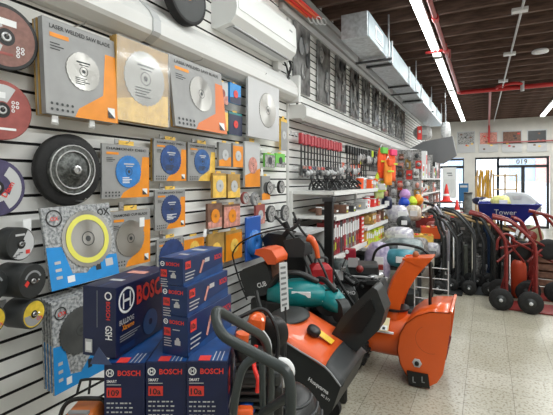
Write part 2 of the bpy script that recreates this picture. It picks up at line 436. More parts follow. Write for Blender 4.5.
# ------------------------------------------------------------------ ceiling services
tubem = mat('lit_tube', (0.95, 1.0, 0.98), 0.4, emit=9)
def fixture(x, y, label):
    t = thing('fluorescent_light', label, 'ceiling light', (x, y, 3.45), group='fluorescent battens under the joists')
    MB().box((0, 1.25, -0.02), (0.11, 2.44, 0.04), white).build('housing', t, bevel=0.004)
    for s in (-0.035, 0.035):
        MB().cyl((s, 0.06, -0.058), (s, 2.44, -0.058), 0.013, tubem, n=10).build('tube', t)
    for yy in (0.04, 2.46): MB().box((0, yy, -0.05), (0.12, 0.025, 0.05), white).build('lamp_holder', t)
ys = (-1.0, 1.55, 4.1, 6.65, 9.2, 11.75)
for i, y in enumerate(ys):
    fixture(-0.67, y, 'lit fluorescent batten in the row beside the duct, %s from the street door' % ORD[5 - i])
for i, y in enumerate(ys):
    fixture(1.45, y, 'lit fluorescent batten in the right-hand row, %s from the street door' % ORD[5 - i])

duct = thing('air_duct', 'rectangular galvanised air duct hung under the joists', 'duct', (0, 0, 0))
dx0, dx1, dz0, dz1 = -1.36, -1.08, CH + 1.47, CH + 1.73
m = MB(); m.box(((dx0 + dx1) / 2, 7.9, (dz0 + dz1) / 2), (dx1 - dx0, 7.62, dz1 - dz0), galv); m.build('duct_run', duct, bevel=0.004)
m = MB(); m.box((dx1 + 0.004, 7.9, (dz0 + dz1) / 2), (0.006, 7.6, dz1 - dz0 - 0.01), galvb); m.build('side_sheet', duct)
m = MB(); m.box(((dx0 + dx1) / 2, 9.6, dz0 - 0.03), (dx1 - dx0 + .1, 3.6, 0.06), galv); m.build('lower_tray', duct, bevel=0.004)
for yy in (5.2, 6.5, 7.8, 9.1, 10.4, 11.5):
    m = MB(); W = dx1 - dx0
    for a in (dx0 - 0.01, dx1 + 0.014): m.box((a, yy, (dz0 + dz1) / 2), (0.02, 0.035, dz1 - dz0 + 0.04), galv)
    m.box(((dx0 + dx1) / 2, yy, dz0 - 0.012), (W + 0.05, 0.035, 0.025), dsteel)
    m.build('flange', duct)
for yy in (4.9, 7.0, 9.1, 11.2):
    m = MB()
    m.box((dx1 + 0.04, yy, (dz0 + 3.47) / 2), (0.015, 0.02, 3.49 - dz0), galv)
    m.box(((dx0 + dx1) / 2, yy, dz0 - 0.03), (dx1 - dx0 + 0.16, 0.03, 0.025), dsteel)
    m.box((dx0 - 0.04, yy, (dz0 + 3.47) / 2), (0.015, 0.02, 3.49 - dz0), galv)
    m.build('hanger', duct)
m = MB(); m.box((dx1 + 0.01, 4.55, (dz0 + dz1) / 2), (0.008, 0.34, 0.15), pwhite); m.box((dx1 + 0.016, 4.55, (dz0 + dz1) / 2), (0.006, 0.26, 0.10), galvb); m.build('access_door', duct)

sp = thing('sprinkler_pipe', 'red sprinkler pipe running along and across the ceiling', 'pipe', (0, 0, 0))
rp = mat('pipe_red', (0.55, 0.03, 0.03), 0.4); rpp = mat('pipe_pinkish', (0.42, 0.12, 0.12), 0.4)
MB().cyl((-0.53, 0.5, 3.38), (-0.53, 9.5, 3.38), 0.026, rpp, n=12).build('long_pipe', sp)
MB().cyl((-0.53, 9.5, 3.38), (3.3, 9.5, 3.38), 0.045, rp, n=12).build('cross_main', sp)
for yy in (3.3, 5.0, 6.3, 9.4):
    m = MB(); m.cyl((-0.53, yy - 0.05, 3.38), (-0.53, yy + 0.05, 3.38), 0.04, rp, n=12); m.build('coupling', sp)
m = MB(); m.cyl((-0.53, 6.3, 3.38), (-0.53, 6.3, 3.47), 0.02, rp); m.cyl((-0.53, 6.3, 3.38), (-0.80, 6.3, 3.38), 0.02, rp); m.cyl((-0.5, 6.6, 3.34), (-0.5, 6.6, 3.47), 0.02, rpp); m.build('branch', sp)
m = MB(); m.tube([(0.18, 9.5, 3.38), (0.2, 9.35, 3.40), (0.45, 9.25, 3.42), (0.62, 9.35, 3.40), (0.62, 9.45, 3.3)], 0.03, rp); m.cyl((0.62, 9.35, 3.27), (0.62, 9.35, 3.47), 0.035, lgrey); m.build('valve', sp)
m = MB(); m.cyl((0.06, 9.5, 3.38), (0.06, 14.9, 3.30), 0.025, rpp, n=10); m.cyl((0.06, 14.9, 3.30), (0.06, 14.9, 2.72), 0.03, rp, n=10); m.cyl((0.06, 14.9, 2.72), (3.3, 14.9, 2.72), 0.022, rpp, n=10); m.build('drop', sp)
cdt = thing('ceiling_conduit', 'thin pale conduit with junction boxes along the ceiling', 'conduit', (0, 0, 0))
MB().cyl((0.39, 2.0, 3.40), (0.20, 14.8, 3.40), 0.014, lgrey, n=10).build('conduit', cdt)
for yy in (5.25, 7.0, 8.85):
    MB().box((0.37 - 0.014 * (yy - 2), yy, 3.40), (0.16, 0.09, 0.04), pwhite).build('junction_box', cdt, bevel=0.004)
m = MB(); m.lathe([(0.02, 0.0), (0.10, -0.004), (0.11, -0.02), (0.11, -0.04), (0.02, -0.045)][::-1], pwhite, axis='Z', c=(0.71, 7.24, 3.47)); m.build('smoke_detector', label='white round smoke detector on the joists', cat='smoke detector')

# ------------------------------------------------------------------ generic wall-mounted goods
def hook(Y, Z, L, label):
    t = MB(); t.tube([(0, 0.0, 0), (0, -L, 0), (0, -L - 0.012, 0.012)], 0.0028, steel, n=6, sm=0)
    t.box((0, -0.002, 0.0), (0.03, 0.006, 0.05), steel)
    o = t.build('slatwall_hook', label=label, cat='hook', group='chrome hooks on the slatted wall'); o.location = (WX, Y, Z); o.rotation_euler = (0, 0, PI / 2)
    return o
def tooth_disc(mb, c, r, m, off, teeth=36, hole=0.06, n=None):
    vs_ = []; k = teeth * 2
    for i in range(k):
        a = 2 * PI * i / k; rr = r if i % 2 == 0 else r * 0.955
        vs_.append((c[0] + rr * math.cos(a), c[1] - off, c[2] + rr * math.sin(a)))
    b = [(x, y + 0.003, z) for x, y, z in vs_]
    mb.add(vs_ + b, [tuple(range(k)), tuple(range(2 * k - 1, k - 1, -1))] + [(i, i + k, (i + 1) % k + k, (i + 1) % k) for i in range(k)], m)

def pack(name, label, cat, u0, v0, u1, v1, off, depth=0.02, style='sleeve', rot=0.0, lean=0.0, group=None, **k):
    """flat blade pack hung on the wall: u0,v0 = top left, u1 = right edge, v1 = bottom at the left edge"""
    X = WX + off
    a = onX(u0, v0, X); b_ = onX(u1, v0, X); c = onX(u0, v1, X)
    W = b_.y - a.y; H = a.z - c.z
    t = thing(name, label, cat, (X, (a.y + b_.y) / 2, (a.z + c.z) / 2), PI / 2, group)
    if rot or lean: t.rotation_mode = 'XYZ'; t.rotation_euler = (lean, rot, PI / 2)
    m = MB()
    bg = k.get('bg', pgrey); ac = k.get('accent', porange)
    m.box((0, depth / 2, 0), (W, depth, H), bg)
    x0, x1, z0, z1 = -W / 2, W / 2, -H / 2, H / 2
    y = -0.0008
    if k.get('art', 'corner') == 'corner':
        m.poly([(x0 + W * 0.36, z0), (x1, z0), (x1, z0 + H * .80), (x1 - W * .16, z0 + H * .80), (x1 - W * .22, z0 + H * 0.3), (x0 + W * 0.42, z0 + H * .10)], y, ac)
    elif k.get('art') == 'band':
        m.poly([(x0, z0), (x1, z0), (x1, z0 + H * .42), (x0, z0 + H * .25)], y, ac)
    elif k.get('art') == 'full':
        m.poly([(x0, z0), (x1, z0), (x1, z1 * 0.8), (x0, z1 * 0.8)], y, ac)
    elif k.get('art') == 'ox':
        m.poly([(x0, z0), (x1, z0), (x1, z0 + H * .28), (x0 + W * .75, z0 + H * .30), (x0 + W * .5, z0 + H * .12), (x0 + W * .3, z0 + H * .15), (x0 + W * .2, z0 + H * .5), (x0, z0 + H * .52)], y, oxblue)
        m.quad(x0 + W * .22, z0 + H * .05, x0 + W * .32, z0 + H * .13, y * 2, pwhite)
        m.quad(x0 + W * .80, z0 + H * .14, x0 + W * .92, z0 + H * .24, y * 2, lgrey)
        m.quad(x0 + W * .64, z0 + H * .12, x0 + W * .72, z0 + H * .22, y * 2, pblack)
        m.text('OX', x1 - W * .22, z1 - H * .16, y * 2, H * .09, pblack, bold=.04)
        for q in range(3): m.quad(x0 + W * .08, z0 + H * (.12 + .09 * q), x0 + W * .16, z0 + H * (.155 + .09 * q), y * 2, plgrey)
        m.annulus((x0 + W * .15, y * 2, z1 - H * .14), W * .09, W * .11, pblack, 20); m.text('OX', x0 + W * .1, z1 - H * .17, y * 2, H * .05, bred)
    if k.get('title'):
        m.text(k['title'], x0 + W * .08, z1 - H * .10, y * 2, H * .045, pblack, wmax=W * .84)
        m.quad(x0 + W * .08, z1 - H * .19, x0 + W * .32, z1 - H * .145, y * 2, porange if bg is not tan else pblack)
        for q in range(3): m.quad(x0 + W * .08, z1 - H * (.25 + .03 * q), x0 + W * (.2 + .05 * (q % 2)), z1 - H * (.262 + .03 * q), y * 2, dgrey)
        for q in range(5):
            for p_ in range(2): m.annulus((x0 + W * (.07 + .065 * q), y * 3, z0 + H * (.05 + .06 * p_)), 0, W * .017, dgrey, 8)
        m.quad(x1 - W * .16, z0 + H * .05, x1 - W * .05, z0 + H * .17, y * 3, pwhite)
        m.add([(x1 - W * .16, y * 4, z0 + H * .05), (x1 - W * .05, y * 4, z0 + H * .05), (x1 - W * .16, y * 4, z0 + H * .14)], [(0, 1, 2)], dgrey)
    m.build('sleeve', t)
    d = k.get('disc')
    if d:
        cx, cz, r, dm = d[0] * W, d[1] * H, d[2], d[3]
        m = MB()
        tooth_disc(m, (cx, -0.001, cz), r, dm, 0.003, k.get('teeth', 30))
        yy = -0.0055
        m.annulus((cx, yy, cz), 0, r * .10, d[4] if len(d) > 4 else dgrey, 16)
        m.annulus((cx, yy, cz), r * .22, r * .25, dgrey, 24)
        if k.get('ring'): m.annulus((cx, yy - .0006, cz), r * .66, r * .84, k['ring'], 32)
        if k.get('print'):
            m.quad(cx - r * .4, cz + r * .42, cx + r * .4, cz + r * .50, yy, lgrey if dm is not blade else dgrey); m.quad(cx - r * .25, cz + r * .30, cx + r * .3, cz + r * .35, yy, lgrey if dm is not blade else dgrey)
            for q in range(4): m.quad(cx - r * .5, cz - r * (.35 + .1 * q), cx - r * .5 + r * random.uniform(.5, 1.0), cz - r * (.40 + .1 * q), yy, pwhite if dm in (bdisc, ndisc) else dgrey)
        m.build('blade', t)
    if k.get('tab', True):
        m = MB(); m.box((0, depth / 2, z1 + H * .04), (W * .32, 0.003, H * .09), k.get('tabm', pyel)); m.build('hang_tab', t)
    if k.get('film'):
        m = MB(); m.box((0, -0.012, 0), (W * 1.02, 0.002, H * 1.01), glassc); m.build('film', t)
    for q in range(k.get('stack', 0)):
        m = MB(); m.box((0, depth + 0.012 * (q + 1) , 0), (W, 0.009, H), bg if q % 2 else tan); m.build('backing_card', t)
    if k.get('hooked', True):
        hook((a.y + b_.y) / 2, t.location.z + H / 2 + H * .05, off + .01, 'chrome hook holding the ' + k.get('short', label)[:60])
    return t

LW = 'LASER WELDED SAW BLADE'
pack('blade_pack', 'large grey and orange saw blade pack, nearest on the top row', 'saw blade pack', 44, 14, 116, 113, .13, .03, bg=pgrey, title='LASER WELDED SAW BLADE', sub='ProCut', disc=(.0, .02, .09, blade), print='DIAMOND', stack=3, lean=R(-4), short='large grey and orange blade pack', teeth=24, tab=False)
pack('blade_pack', 'tan film-wrapped saw blade pack, second along the top row', 'saw blade pack', 116, 34, 168, 119, .13, .03, bg=tan, accent=pyel, art='band', disc=(.02, .07, .15, blade), print='DIAMOND', film=True, stack=1, short='tan film-wrapped blade pack', tab=False)
pack('blade_pack', 'grey saw blade pack with orange corner, third along the top row', 'saw blade pack', 172, 52, 224, 126, .13, .02, bg=pgrey, accent=mat('deep_orange', (.70, .17, .03), .4), title=LW, sub='PRO', disc=(.02, .05, .118, blade), lean=R(-7), stack=2, short='third top row blade pack', tab=False)
pack('blade_pack', 'tall pale grey panel with one shiny round saw blade', 'saw blade pack', 248, 70, 279, 136, .12, .02, bg=plgrey, art='none', disc=(.10, -.02, .15, blade), teeth=48, tab=False, short='tall pale grey panel')
pack('blade_pack', 'grey and orange card with a bright blue diamond disc', 'diamond disc pack', 102, 143, 149, 199, .08, .012, title='DIAMOND DISC', sub='EVO', disc=(.03, .0, .088, bdisc), print='TURBO', short='bright blue disc card')
pack('blade_pack', 'grey and orange card with a dark blue disc, beside the brush wheel row', 'diamond disc pack', 154, 138, 186, 181, .08, .012, title='DIAMOND DISC', disc=(.0, .02, .092, mat('disc_deep_blue', (.02, .07, .24), .35, noise=.3, scale=25)), print='EVO', short='dark blue disc card', stack=1)
pack('blade_pack', 'grey and yellow card with a blue disc, rightmost of the blue disc cards', 'diamond disc pack', 188, 142, 215, 181, .08, .012, accent=pyel, title='DIAMOND DISC', disc=(.0, .02, .085, mat('disc_mid_blue', (.03, .11, .32), .35, noise=.3, scale=25)), print='PRO', short='rightmost blue disc card', stack=2)
pack('blade_pack', 'grey and orange card with a navy disc under the dark blue one', 'diamond disc pack', 155, 190, 185, 231, .08, .012, title='DIAMOND DISC', disc=(.02, .0, .088, ndisc), print='EVO', short='navy disc card')
pack('blade_pack', 'grey and orange card with a bare metal saw blade', 'saw blade pack', 110, 212, 150, 271, .08, .012, title='DIAMOND CUP BLADE', disc=(-.02, .0, .10, blade), short='bare metal blade card', stack=1)
pack('blade_pack', 'grey card with a dark disc just above the stacked blue cartons', 'diamond disc pack', 157, 240, 183, 280, .08, .012, title='DIAMOND DISC', disc=(.05, -.02, .115, ndisc), short='lowest navy disc card')
pack('blade_pack', 'big blue and speckled grey pack with a yellow-ringed blade', 'saw blade pack', 46, 207, 114, 291, .14, .015, bg=oxgrey, art='ox', disc=(.08, .05, .135, blade), ring=oxyel, rot=R(-1), lean=R(-11), tab=False, teeth=40, short='yellow-ringed blade pack')
pack('blade_pack', 'blue and speckled grey pack, front one of the stack by the chainsaw', 'saw blade pack', 53, 302, 104, 396, .20, .012, bg=oxgrey, art='ox', disc=(.02, .10, .105, bladed), rot=R(-2), tab=False, teeth=40, short='front dark blade pack')
for q in range(3):
    pack('blade_pack', 'blue-edged blade pack %s behind the dark blade pack in the stack' % ORD[q], 'saw blade pack', 50 - 3 * q, 301 - q * 2, 100 - 3 * q, 393 - q * 2, .175 - .025 * q, .012, bg=oxgrey, art='ox', rot=R(-2), tab=False, hooked=False, group='blade packs stacked low on the wall')

# small cards: (name, label, u0, v0, u1, v1, off, bg, accent, disc material, radius)
small = [
    ('blade_pack', 'small blue boxed card, upper of two beside the tall pale panel', 230, 82, 241, 102, .09, oxblue, bnavy, bred, .03),
    ('blade_pack', 'small teal boxed card, lower of two beside the tall pale panel', 229, 111, 242, 134, .09, teal, bnavy, bred, .03),
    ('blade_pack', 'small pinkish card hanging just right of the third top blade pack', 217, 80, 228, 102, .09, lgrey, pinkg, rdisc, .03),
    ('blade_pack', 'small yellow and grey card beneath the pinkish card', 217, 108, 228, 129, .09, pgrey, pyel, rdisc, .035),
    ('blade_pack', 'small orange and grey cup disc pack, left of two in the middle', 219, 142, 231, 166, .11, pgrey, porange, lgrey, .04),
    ('blade_pack', 'small orange and grey cup disc pack, right of two in the middle', 233, 143, 243, 167, .11, pgrey, porange, lgrey, .04),
    ('blade_pack', 'narrow yellow card with a grey ring disc near the bay end', 245, 141, 260, 187, .08, lgrey, porange, pinkg, .07),
    ('blade_pack', 'small tan ring disc pack, left of the lower pair', 213, 173, 226, 198, .11, tan, pyel, lgrey, .045),
    ('blade_pack', 'small tan ring disc pack, right of the lower pair', 228, 174, 240, 198, .11, tan, pyel, lgrey, .045),
    ('blade_pack', 'small olive pack, left of two above the twin grinding cups', 265, 153, 275, 167, .10, green, gmix, dgrey, .035),
    ('blade_pack', 'small olive pack, right of two above the twin grinding cups', 276, 153, 285, 167, .10, green, gmix, dgrey, .035),
    ('blade_pack', 'orange and silver pack directly above the topmost carton', 184, 238, 204, 262, .07, lgrey, porange, pyel, .05),
    ('blade_pack', 'yellow gridded pack right of the topmost carton', 208, 235, 224, 268, .08, tan, porange, pyel, .055),
    ('blade_pack', 'yellow gridded pack beside the blue clamshell', 226, 232, 242, 262, .08, tan, porange, pyel, .055),
    ('blade_pack', 'brown sanding disc pack, left of two over the cartons', 208, 204, 222, 229, .13, brown, pinkg, porange, .05),
    ('blade_pack', 'brown sanding disc pack, right of two over the cartons', 224, 205, 240, 228, .13, brown, pinkg, porange, .05),
    ('blade_pack', 'small red card near the bay end under the twin cups', 256, 205, 265, 225, .08, rdisc, pinkg, lgrey, .04),
    ('blade_pack', 'thin yellow card at the very end of the near bay', 281, 118, 287, 150, .07, pyel, pgrey, lgrey, .04),
]
for i, (nm, lab, u0, v0, u1, v1, off, bg, ac, dm, r) in enumerate(small):
    pack(nm, lab, 'disc pack', u0, v0, u1, v1, off, .02, bg=bg, accent=ac, art='full' if i % 2 else 'band', disc=(0, -.02, r, dm), teeth=14, hooked=(i % 3 == 0), short=lab[:48])
pack('blade_pack', 'orange price card with grey disc at the left of the dusty shelf', 'disc pack', 262, 176, 270, 200, .08, .02, bg=pgrey, art='band', disc=(0, 0, .05, dgrey), hooked=False)

# blue clamshell disc pack
t = thing('clamshell_pack', 'royal blue clamshell pack hanging behind the wire handle', 'disc pack', (WX + .10, onX(254, 235, WX + .1).y, onX(254, 238, WX + .1).z), PI / 2)
m = MB(); m.box((0, .01, 0), (.24, .02, .36), mat('royal_blue', (.02, .10, .42), .3)); m.build('card', t, bevel=.01)
m = MB(); m.lathe([(.11, 0), (.105, .025), (.03, .03), (.02, .015)], mat('royal_blue2', (.03, .16, .5), .25), c=(0, 0, -.04)); m.build('bubble', t)

# grinding discs on the wall
def disc_obj(label, u, v, rv, off, depth, face, rim=black, hub=steel, art=None, name='grinding_disc', short=None, tilt=0, gr=None):
    X = WX + off; c = onX(u, v, X); tt = X / ray(u, v).x; r = rv * tt / F
    t = thing(name, label, 'grinding disc', (X, c.y, c.z), PI / 2, gr); t.rotation_euler = (0, 0, PI / 2 + tilt)
    m = MB(); m.lathe([(r * .97, 0), (r, .002), (r, depth - .002), (r * .97, depth)], rim, n=40, c=(0, depth, 0)); m.build('rim', t)
    m = MB(); m.annulus((0, -.0008, 0), r * .12, r * .88, face, 40)
    if art == 'band':
        m.annulus((0, -.0016, 0), r * .3, r * .84, lgrey, 16, R(110), R(250))
        m.quad(-r * .55, r * .35, r * .3, r * .55, -.0022, pwhite); m.quad(-r * .45, r * .40, -r * .25, r * .5, -.003, bred)
        for q in range(5): m.annulus((r * (.35 + .14 * (q % 2)), -.002, -r * (.25 + .12 * (q // 2))), r * .03, r * .06, pwhite, 8)
        m.quad(-r * .4, -r * .55, r * .2, -r * .47, -.0024, rdisc)
    elif art == 'pink':
        m.annulus((0, -.0016, 0), r * .3, r * .86, lgrey, 12, R(60), R(140))
        for q in range(5): m.annulus((r * (.35 + .14 * (q % 2)), -.002, r * (.3 - .14 * (q // 2))), r * .03, r * .06, pwhite, 8)
        m.quad(-r * .5, -r * .66, r * .45, -r * .58, -.0024, pwhite); m.quad(-r * .6, r * .4, r * .1, r * .6, -.0024, pwhite)
    elif art == 'nav':
        m.annulus((0, -.0016, 0), r * .5, r * .86, lgrey, 16, R(-60), R(60)); m.text('Diam', r * .32, -r * .35, -.003, r * .2, bred, rot=R(60))
        m.annulus((0, -.0016, 0), r * .3, r * .5, lgrey, 16, R(180), R(330))
    elif art == 'grey':
        m.annulus((0, -.0016, 0), r * .3, r * .92, lgrey, 16, R(-130), R(60))
        m.quad(-r * .4, r * .5, r * .25, r * .62, -.002, lgrey); m.quad(r * .3, -r * .65, r * .6, -r * .4, -.0026, bred)
        for q in range(3): m.quad(-r * .6 + r * .2 * q, -r * (.75 - .1 * q), -r * .3 + r * .2 * q, -r * (.69 - .1 * q), -.0026, dgrey)
    elif art == 'red':
        m.poly([(-r * .62, -r * .1), (-r * .42, r * .12), (-r * .25, -r * .05), (-r * .45, -r * .28)], -.0016, bred); m.annulus((0, -.0016, 0), r * .5, r * .62, grey, 20, R(20), R(160))
    elif art == 'yellow':
        m.annulus((0, -.0016, 0), r * .3, r * .8, pgrey, 16, R(180), R(330)); m.text('OX', r * .2, -r * .5, -.0024, r * .25, bred)
    m.build('label_face', t)
    m = MB(); m.annulus((0, -.002, 0), r * .09, r * .26, black, 24); m.lathe([(r * .15, 0), (r * .14, .006), (r * .08, .006), (r * .07, .0)], hub, n=20, c=(0, 0, 0)); m.annulus((0, -.0065, 0), 0, r * .08, black, 16)
    m.build('arbor', t)
    hook(c.y, c.z, off + depth * .2, 'chrome hook through the ' + (short or label[:50]))
    return t
dpink = mat('disc_dusty_red', (.24, .12, .10), .6, noise=.15, scale=40)
disc_obj('black rimmed disc with grey and reddish label, topmost at the left edge', 6, 37, 33, .10, .012, dpink, art='band', short='topmost left disc')
disc_obj('dusty red cutting disc with white rings, second from top at the left edge', 2, 110, 30, .10, .012, rdisc, rim=rdisc, art='pink', short='dusty red left disc')
disc_obj('dark purple and grey cutting disc, third from top at the left edge', -4, 188, 29, .10, .012, purp, rim=purp, art='nav', short='purple left disc')
disc_obj('thick stack of black and grey cutting discs left of the yellow-ringed blade', 21, 244, 16.5, .20, .07, charc, rim=charc, art='grey', short='black and grey disc stack', tilt=R(12))
disc_obj('thick black disc stack with a small red diamond', 33, 281, 17, .24, .13, charc, rim=charc, art='red', short='red diamond disc stack', tilt=R(14))
disc_obj('dark disc stack cut by the left edge beside the red diamond stack', -6, 286, 16, .22, .1, charc, rim=charc, art='red', short='edge disc stack', tilt=R(12))
disc_obj('yellow faced cutting disc stack low on the wall', 34, 314, 14.5, .22, .1, mat('disc_yellow', (.70, .50, .04), .5, noise=.2, scale=30), rim=dgrey, art='yellow', short='yellow disc stack', tilt=R(14))
disc_obj('yellow disc stack cut by the left edge of the picture', -7, 321, 14.5, .22, .1, mat('disc_yellow', (.7, .5, .04)), rim=dgrey, art='yellow', short='yellow edge disc stack', tilt=R(12))
disc_obj('large black grinding wheel above the valance', 189, -4, 28, .16, .06, charc, rim=blackr, hub=porange, short='large black wheel over valance')

# black rubber pad wheel with a wire cup
X = WX + .05; c = onX(66, 170, X); tt = X / ray(67, 170).x; r = 35.5 * tt / F
t = thing('brush_wheel', 'big black rubber wheel with a grey wire cup and steel hub', 'brush wheel', (X, c.y, c.z), PI / 2)
m = MB(); m.lathe([(r * .96, 0), (r, .006), (r, .03), (r * .95, .038), (r * .6, .038)], blackr, n=48); m.build('rubber_wheel', t)
cupm = mat('wire_cup', (.10, .105, .10), .45, metal=.5, noise=.5, scale=60, bump=.4)
m = MB(); m.lathe([(r * .70, .03), (r * .70, .045), (r * .64, .055), (r * .60, .05), (r * .56, .055), (r * .45, .05), (r * .40, .06), (r * .2, .062), (r * .18, .07)], cupm, n=48); m.build('wire_cup', t)
for q, rr in enumerate((.68, .52, .36)):
    m = MB(); m.tube([(r * rr * math.cos(a * PI / 12), -.056, r * rr * math.sin(a * PI / 12)) for a in range(24)], .0035, steel, n=6, sm=0, closed=True); m.build('wire_ring', t)
m = MB(); m.lathe([(r * .12, .06), (r * .12, .085), (r * .07, .087), (r * .06, .08)], steel, n=8, smooth=False); m.build('hub', t)

# round cup wheels lower in the bay
for i, (u, v, rv, mt, lab) in enumerate([(270, 188, 6.5, blackr, 'black toothed grinding cup, left of the twin pair'), (282, 187, 6.5, blackr, 'black toothed grinding cup, right of the twin pair'),
        (246, 198, 6, rdisc, 'small red round disc under the ring disc cards'), (256, 199, 6.5, grey, 'small grey round disc beside the small red one'),
        (272, 214, 8.5, dgrey, 'spoked dark disc, left of the pair behind the mower handles'), (286, 213, 8, dgrey, 'spoked dark disc, right of the pair behind the mower handles')]):
    disc_obj(lab, u, v, rv, .09, .025, gmix, rim=mt, name='cup_disc', short=lab[:46])

# price tags
for i, (u, v) in enumerate([(55, 119), (92, 123), (27, 225), (142, 222), (205, 233), (262, 171)]):
    c = onX(u, v, WX + .13); w_ = .03
    m = MB(); m.box((0, 0, 0), (.035, .001, .05), glassc if i < 2 else pwhite); m.box((0, -.001, 0), (.028, .0006, .03), pwhite)
    o = m.build('price_tag', label='small price tag on the slatted wall, %s from the left edge' % ORD[(0, 2, 0, 3, 4, 5)[i]], cat='price tag', group='price tags on the slatted wall')
    if i == 2: o['label'] = 'small price tag above the black and grey disc stack'
    if i == 0: o['label'] = 'clear price tag under the nearest large pack, left one'
    if i == 1: o['label'] = 'clear price tag under the nearest large pack, right one'
    o.location = c; o.rotation_euler = (0, 0, PI / 2)

# ------------------------------------------------------------------ air conditioner
ac = thing('air_conditioner', 'white wall-mounted air conditioner above the blade packs', 'air conditioner', (WX, 2.42, 2.62))
acw = mat('ac_white', (.78, .79, .78), .35)
m = MB(); m.M = Matrix.Rotation(PI / 2, 4, 'Z') @ Matrix.Scale(-1, 4, (0, 1, 0)) @ Matrix.Identity(4)
m = MB(); prof = [(0, .01), (.05, 0), (.17, .02), (.215, .07), (.225, .12), (.215, .30), (.19, .345), (0, .35)]
m.prism(prof, 0, 1.02, acw); m.build('casing', ac, bevel=.008)
m = MB(); m.box((.125, .51, .010), (.10, .92, .008), lgrey); m.box((.155, .51, .012), (.012, .9, .014), dgrey); m.build('louver', ac)
m = MB(); m.prism([(.226, .115), (.229, .12), (.219, .30), (.213, .30)], .02, 1.0, acw); m.build('front_panel', ac)
m = MB(); m.box((.222, .9, .24), (.004, .06, .012), grey); m.build('display', ac)
m = MB(); m.box((.04, .99, -.03), (.06, .10, .08), white); m.build('pipe_cover', ac, bevel=.006)
m = MB(); y0 = onX(290, 70, -1.74).y
m.tube([(-1.72, 3.5, 2.72), onX(291, 66, -1.73), onX(288, 80, -1.73), onX(296, 92, -1.71), onX(297, 103, -1.70), (-1.75, 3.92, 2.2)], .012, black); 
m.tube([(-1.75, 3.5, 2.68), onX(287, 68, -1.75), onX(290, 84, -1.75), onX(293, 100, -1.74)], .009, black)
m.build('power_cable', label='black cable hanging at the end of the air conditioner', cat='cable')
for q in range(6):
    m = MB(); a = -1.74 + .028 * (q % 3); z = 3.10 + .035 * (q // 3) + .01 * (q % 3)
    z += .14
    m.cyl((a, 2.6 + .03 * q, z), (a + .05, 3.95 + .05 * q, z), .016, redb if q % 2 else orange2, n=8)
    m.tube([(a + .05, 3.95 + .05 * q, z), (a + .06, 4.05 + .05 * q, z + .03), (a + .05, 4.12 + .05 * q, z), (a + .05, 4.05 + .05 * q, z - .03), (a + .05, 3.96 + .05 * q, z)], .006, pwhite)
    m.build('pole', label='%s pole with a white loop, %s of the bundle on the cornice' % ('red' if q % 2 else 'orange', ORD[q]), cat='pole', group='red and orange poles above the air conditioner')

# ------------------------------------------------------------------ upper display panels of the far bay
dkp = mat('smoked_pack', (.08, .08, .08), .16, col2=(.36, .36, .36), scale=6, coat=.5)
for q in range(10):
    Y = 3.80 + q * .66
    t = thing('hanging_tool_pack', 'tall smoky grey wrapped panel on the upper wall, %s from the near end' % ORD[q], 'tool pack', (WX + .03, Y + .22, 2.82), PI / 2, 'tall smoky panels on the upper wall')
    m = MB(); m.box((0, .01, 0), (.43, .02, .74), dkp); m.build('panel', t, bevel=.006)
    m = MB(); rr = random.Random(q)
    for k_ in range(5): m.sphere((rr.uniform(-.13, .13), -.01, rr.uniform(-.3, .28)), (rr.uniform(.03, .07), .012, rr.uniform(.04, .12)), [gmix, dgrey, dkp, grey][rr.randrange(4)], 10, 6)
    m.build('contents', t)
    m = MB(); m.box((0, 0, .39), (.36, .012, .05), lgrey); m.build('header', t)

# ------------------------------------------------------------------ hanging hand tools in the far bay
def long_tool(label, Y, ztop, L, hm, off=.12, grp=None, nm='hanging_tool'):
    t = thing(nm, label, 'hand tool', (WX + off, Y, ztop), PI / 2, grp)
    m = MB(); m.box((0, 0, -.055), (.066, .04, .11), hm); m.build('grip', t, bevel=.008)
    m = MB(); m.cyl((0, 0, -.1), (0, 0, -L), .010, dsteel, n=8); m.build('shaft', t)
    m = MB(); m.box((0, 0, -L), (.06, .012, .07), dgrey); m.build('head', t)
    hook(Y, ztop + .005, off, 'hook behind the ' + label[:56])
gripred = mat('grip_red', (.42, .04, .055), .5, noise=.2, scale=30)
for q in range(15):
    long_tool('hanging tool with a red grip under the ledge, %s from the near end' % ORD[q], 3.78 + q * .088, 1.99 - .01 * (q % 2), .40, gripred, grp='red gripped tools under the ledge')
for q in range(9):
    long_tool('hanging tool with a black grip beyond the red ones, %s from the near end' % ORD[q], 5.30 + q * .12, 1.98, .42, black, grp='black gripped tools under the ledge')
for q in range(10):
    long_tool('dark short tool hung far along under the ledge, %s from the near end' % ORD[q], 6.5 + q * .14, 1.99, .30, [dgrey, hyel, black][q % 3], grp='short tools at the far end of the ledge')
for q in range(5):
    c = Vector((WX + .10, 3.86 + .13 * q, 1.60))
    m = MB(); m.box((0, 0, 0), (.10, .05, .13), gmix); m.box((0, -.026, .04), (.09, .002, .03), [pinkg, bred, purp][q % 3])
    o = m.build('bagged_part', label='small bagged part hung below the red gripped tools, %s from the near end' % ORD[q], cat='bag', group='bagged parts under the red tools'); o.location = c; o.rotation_euler = (0, 0, PI / 2)

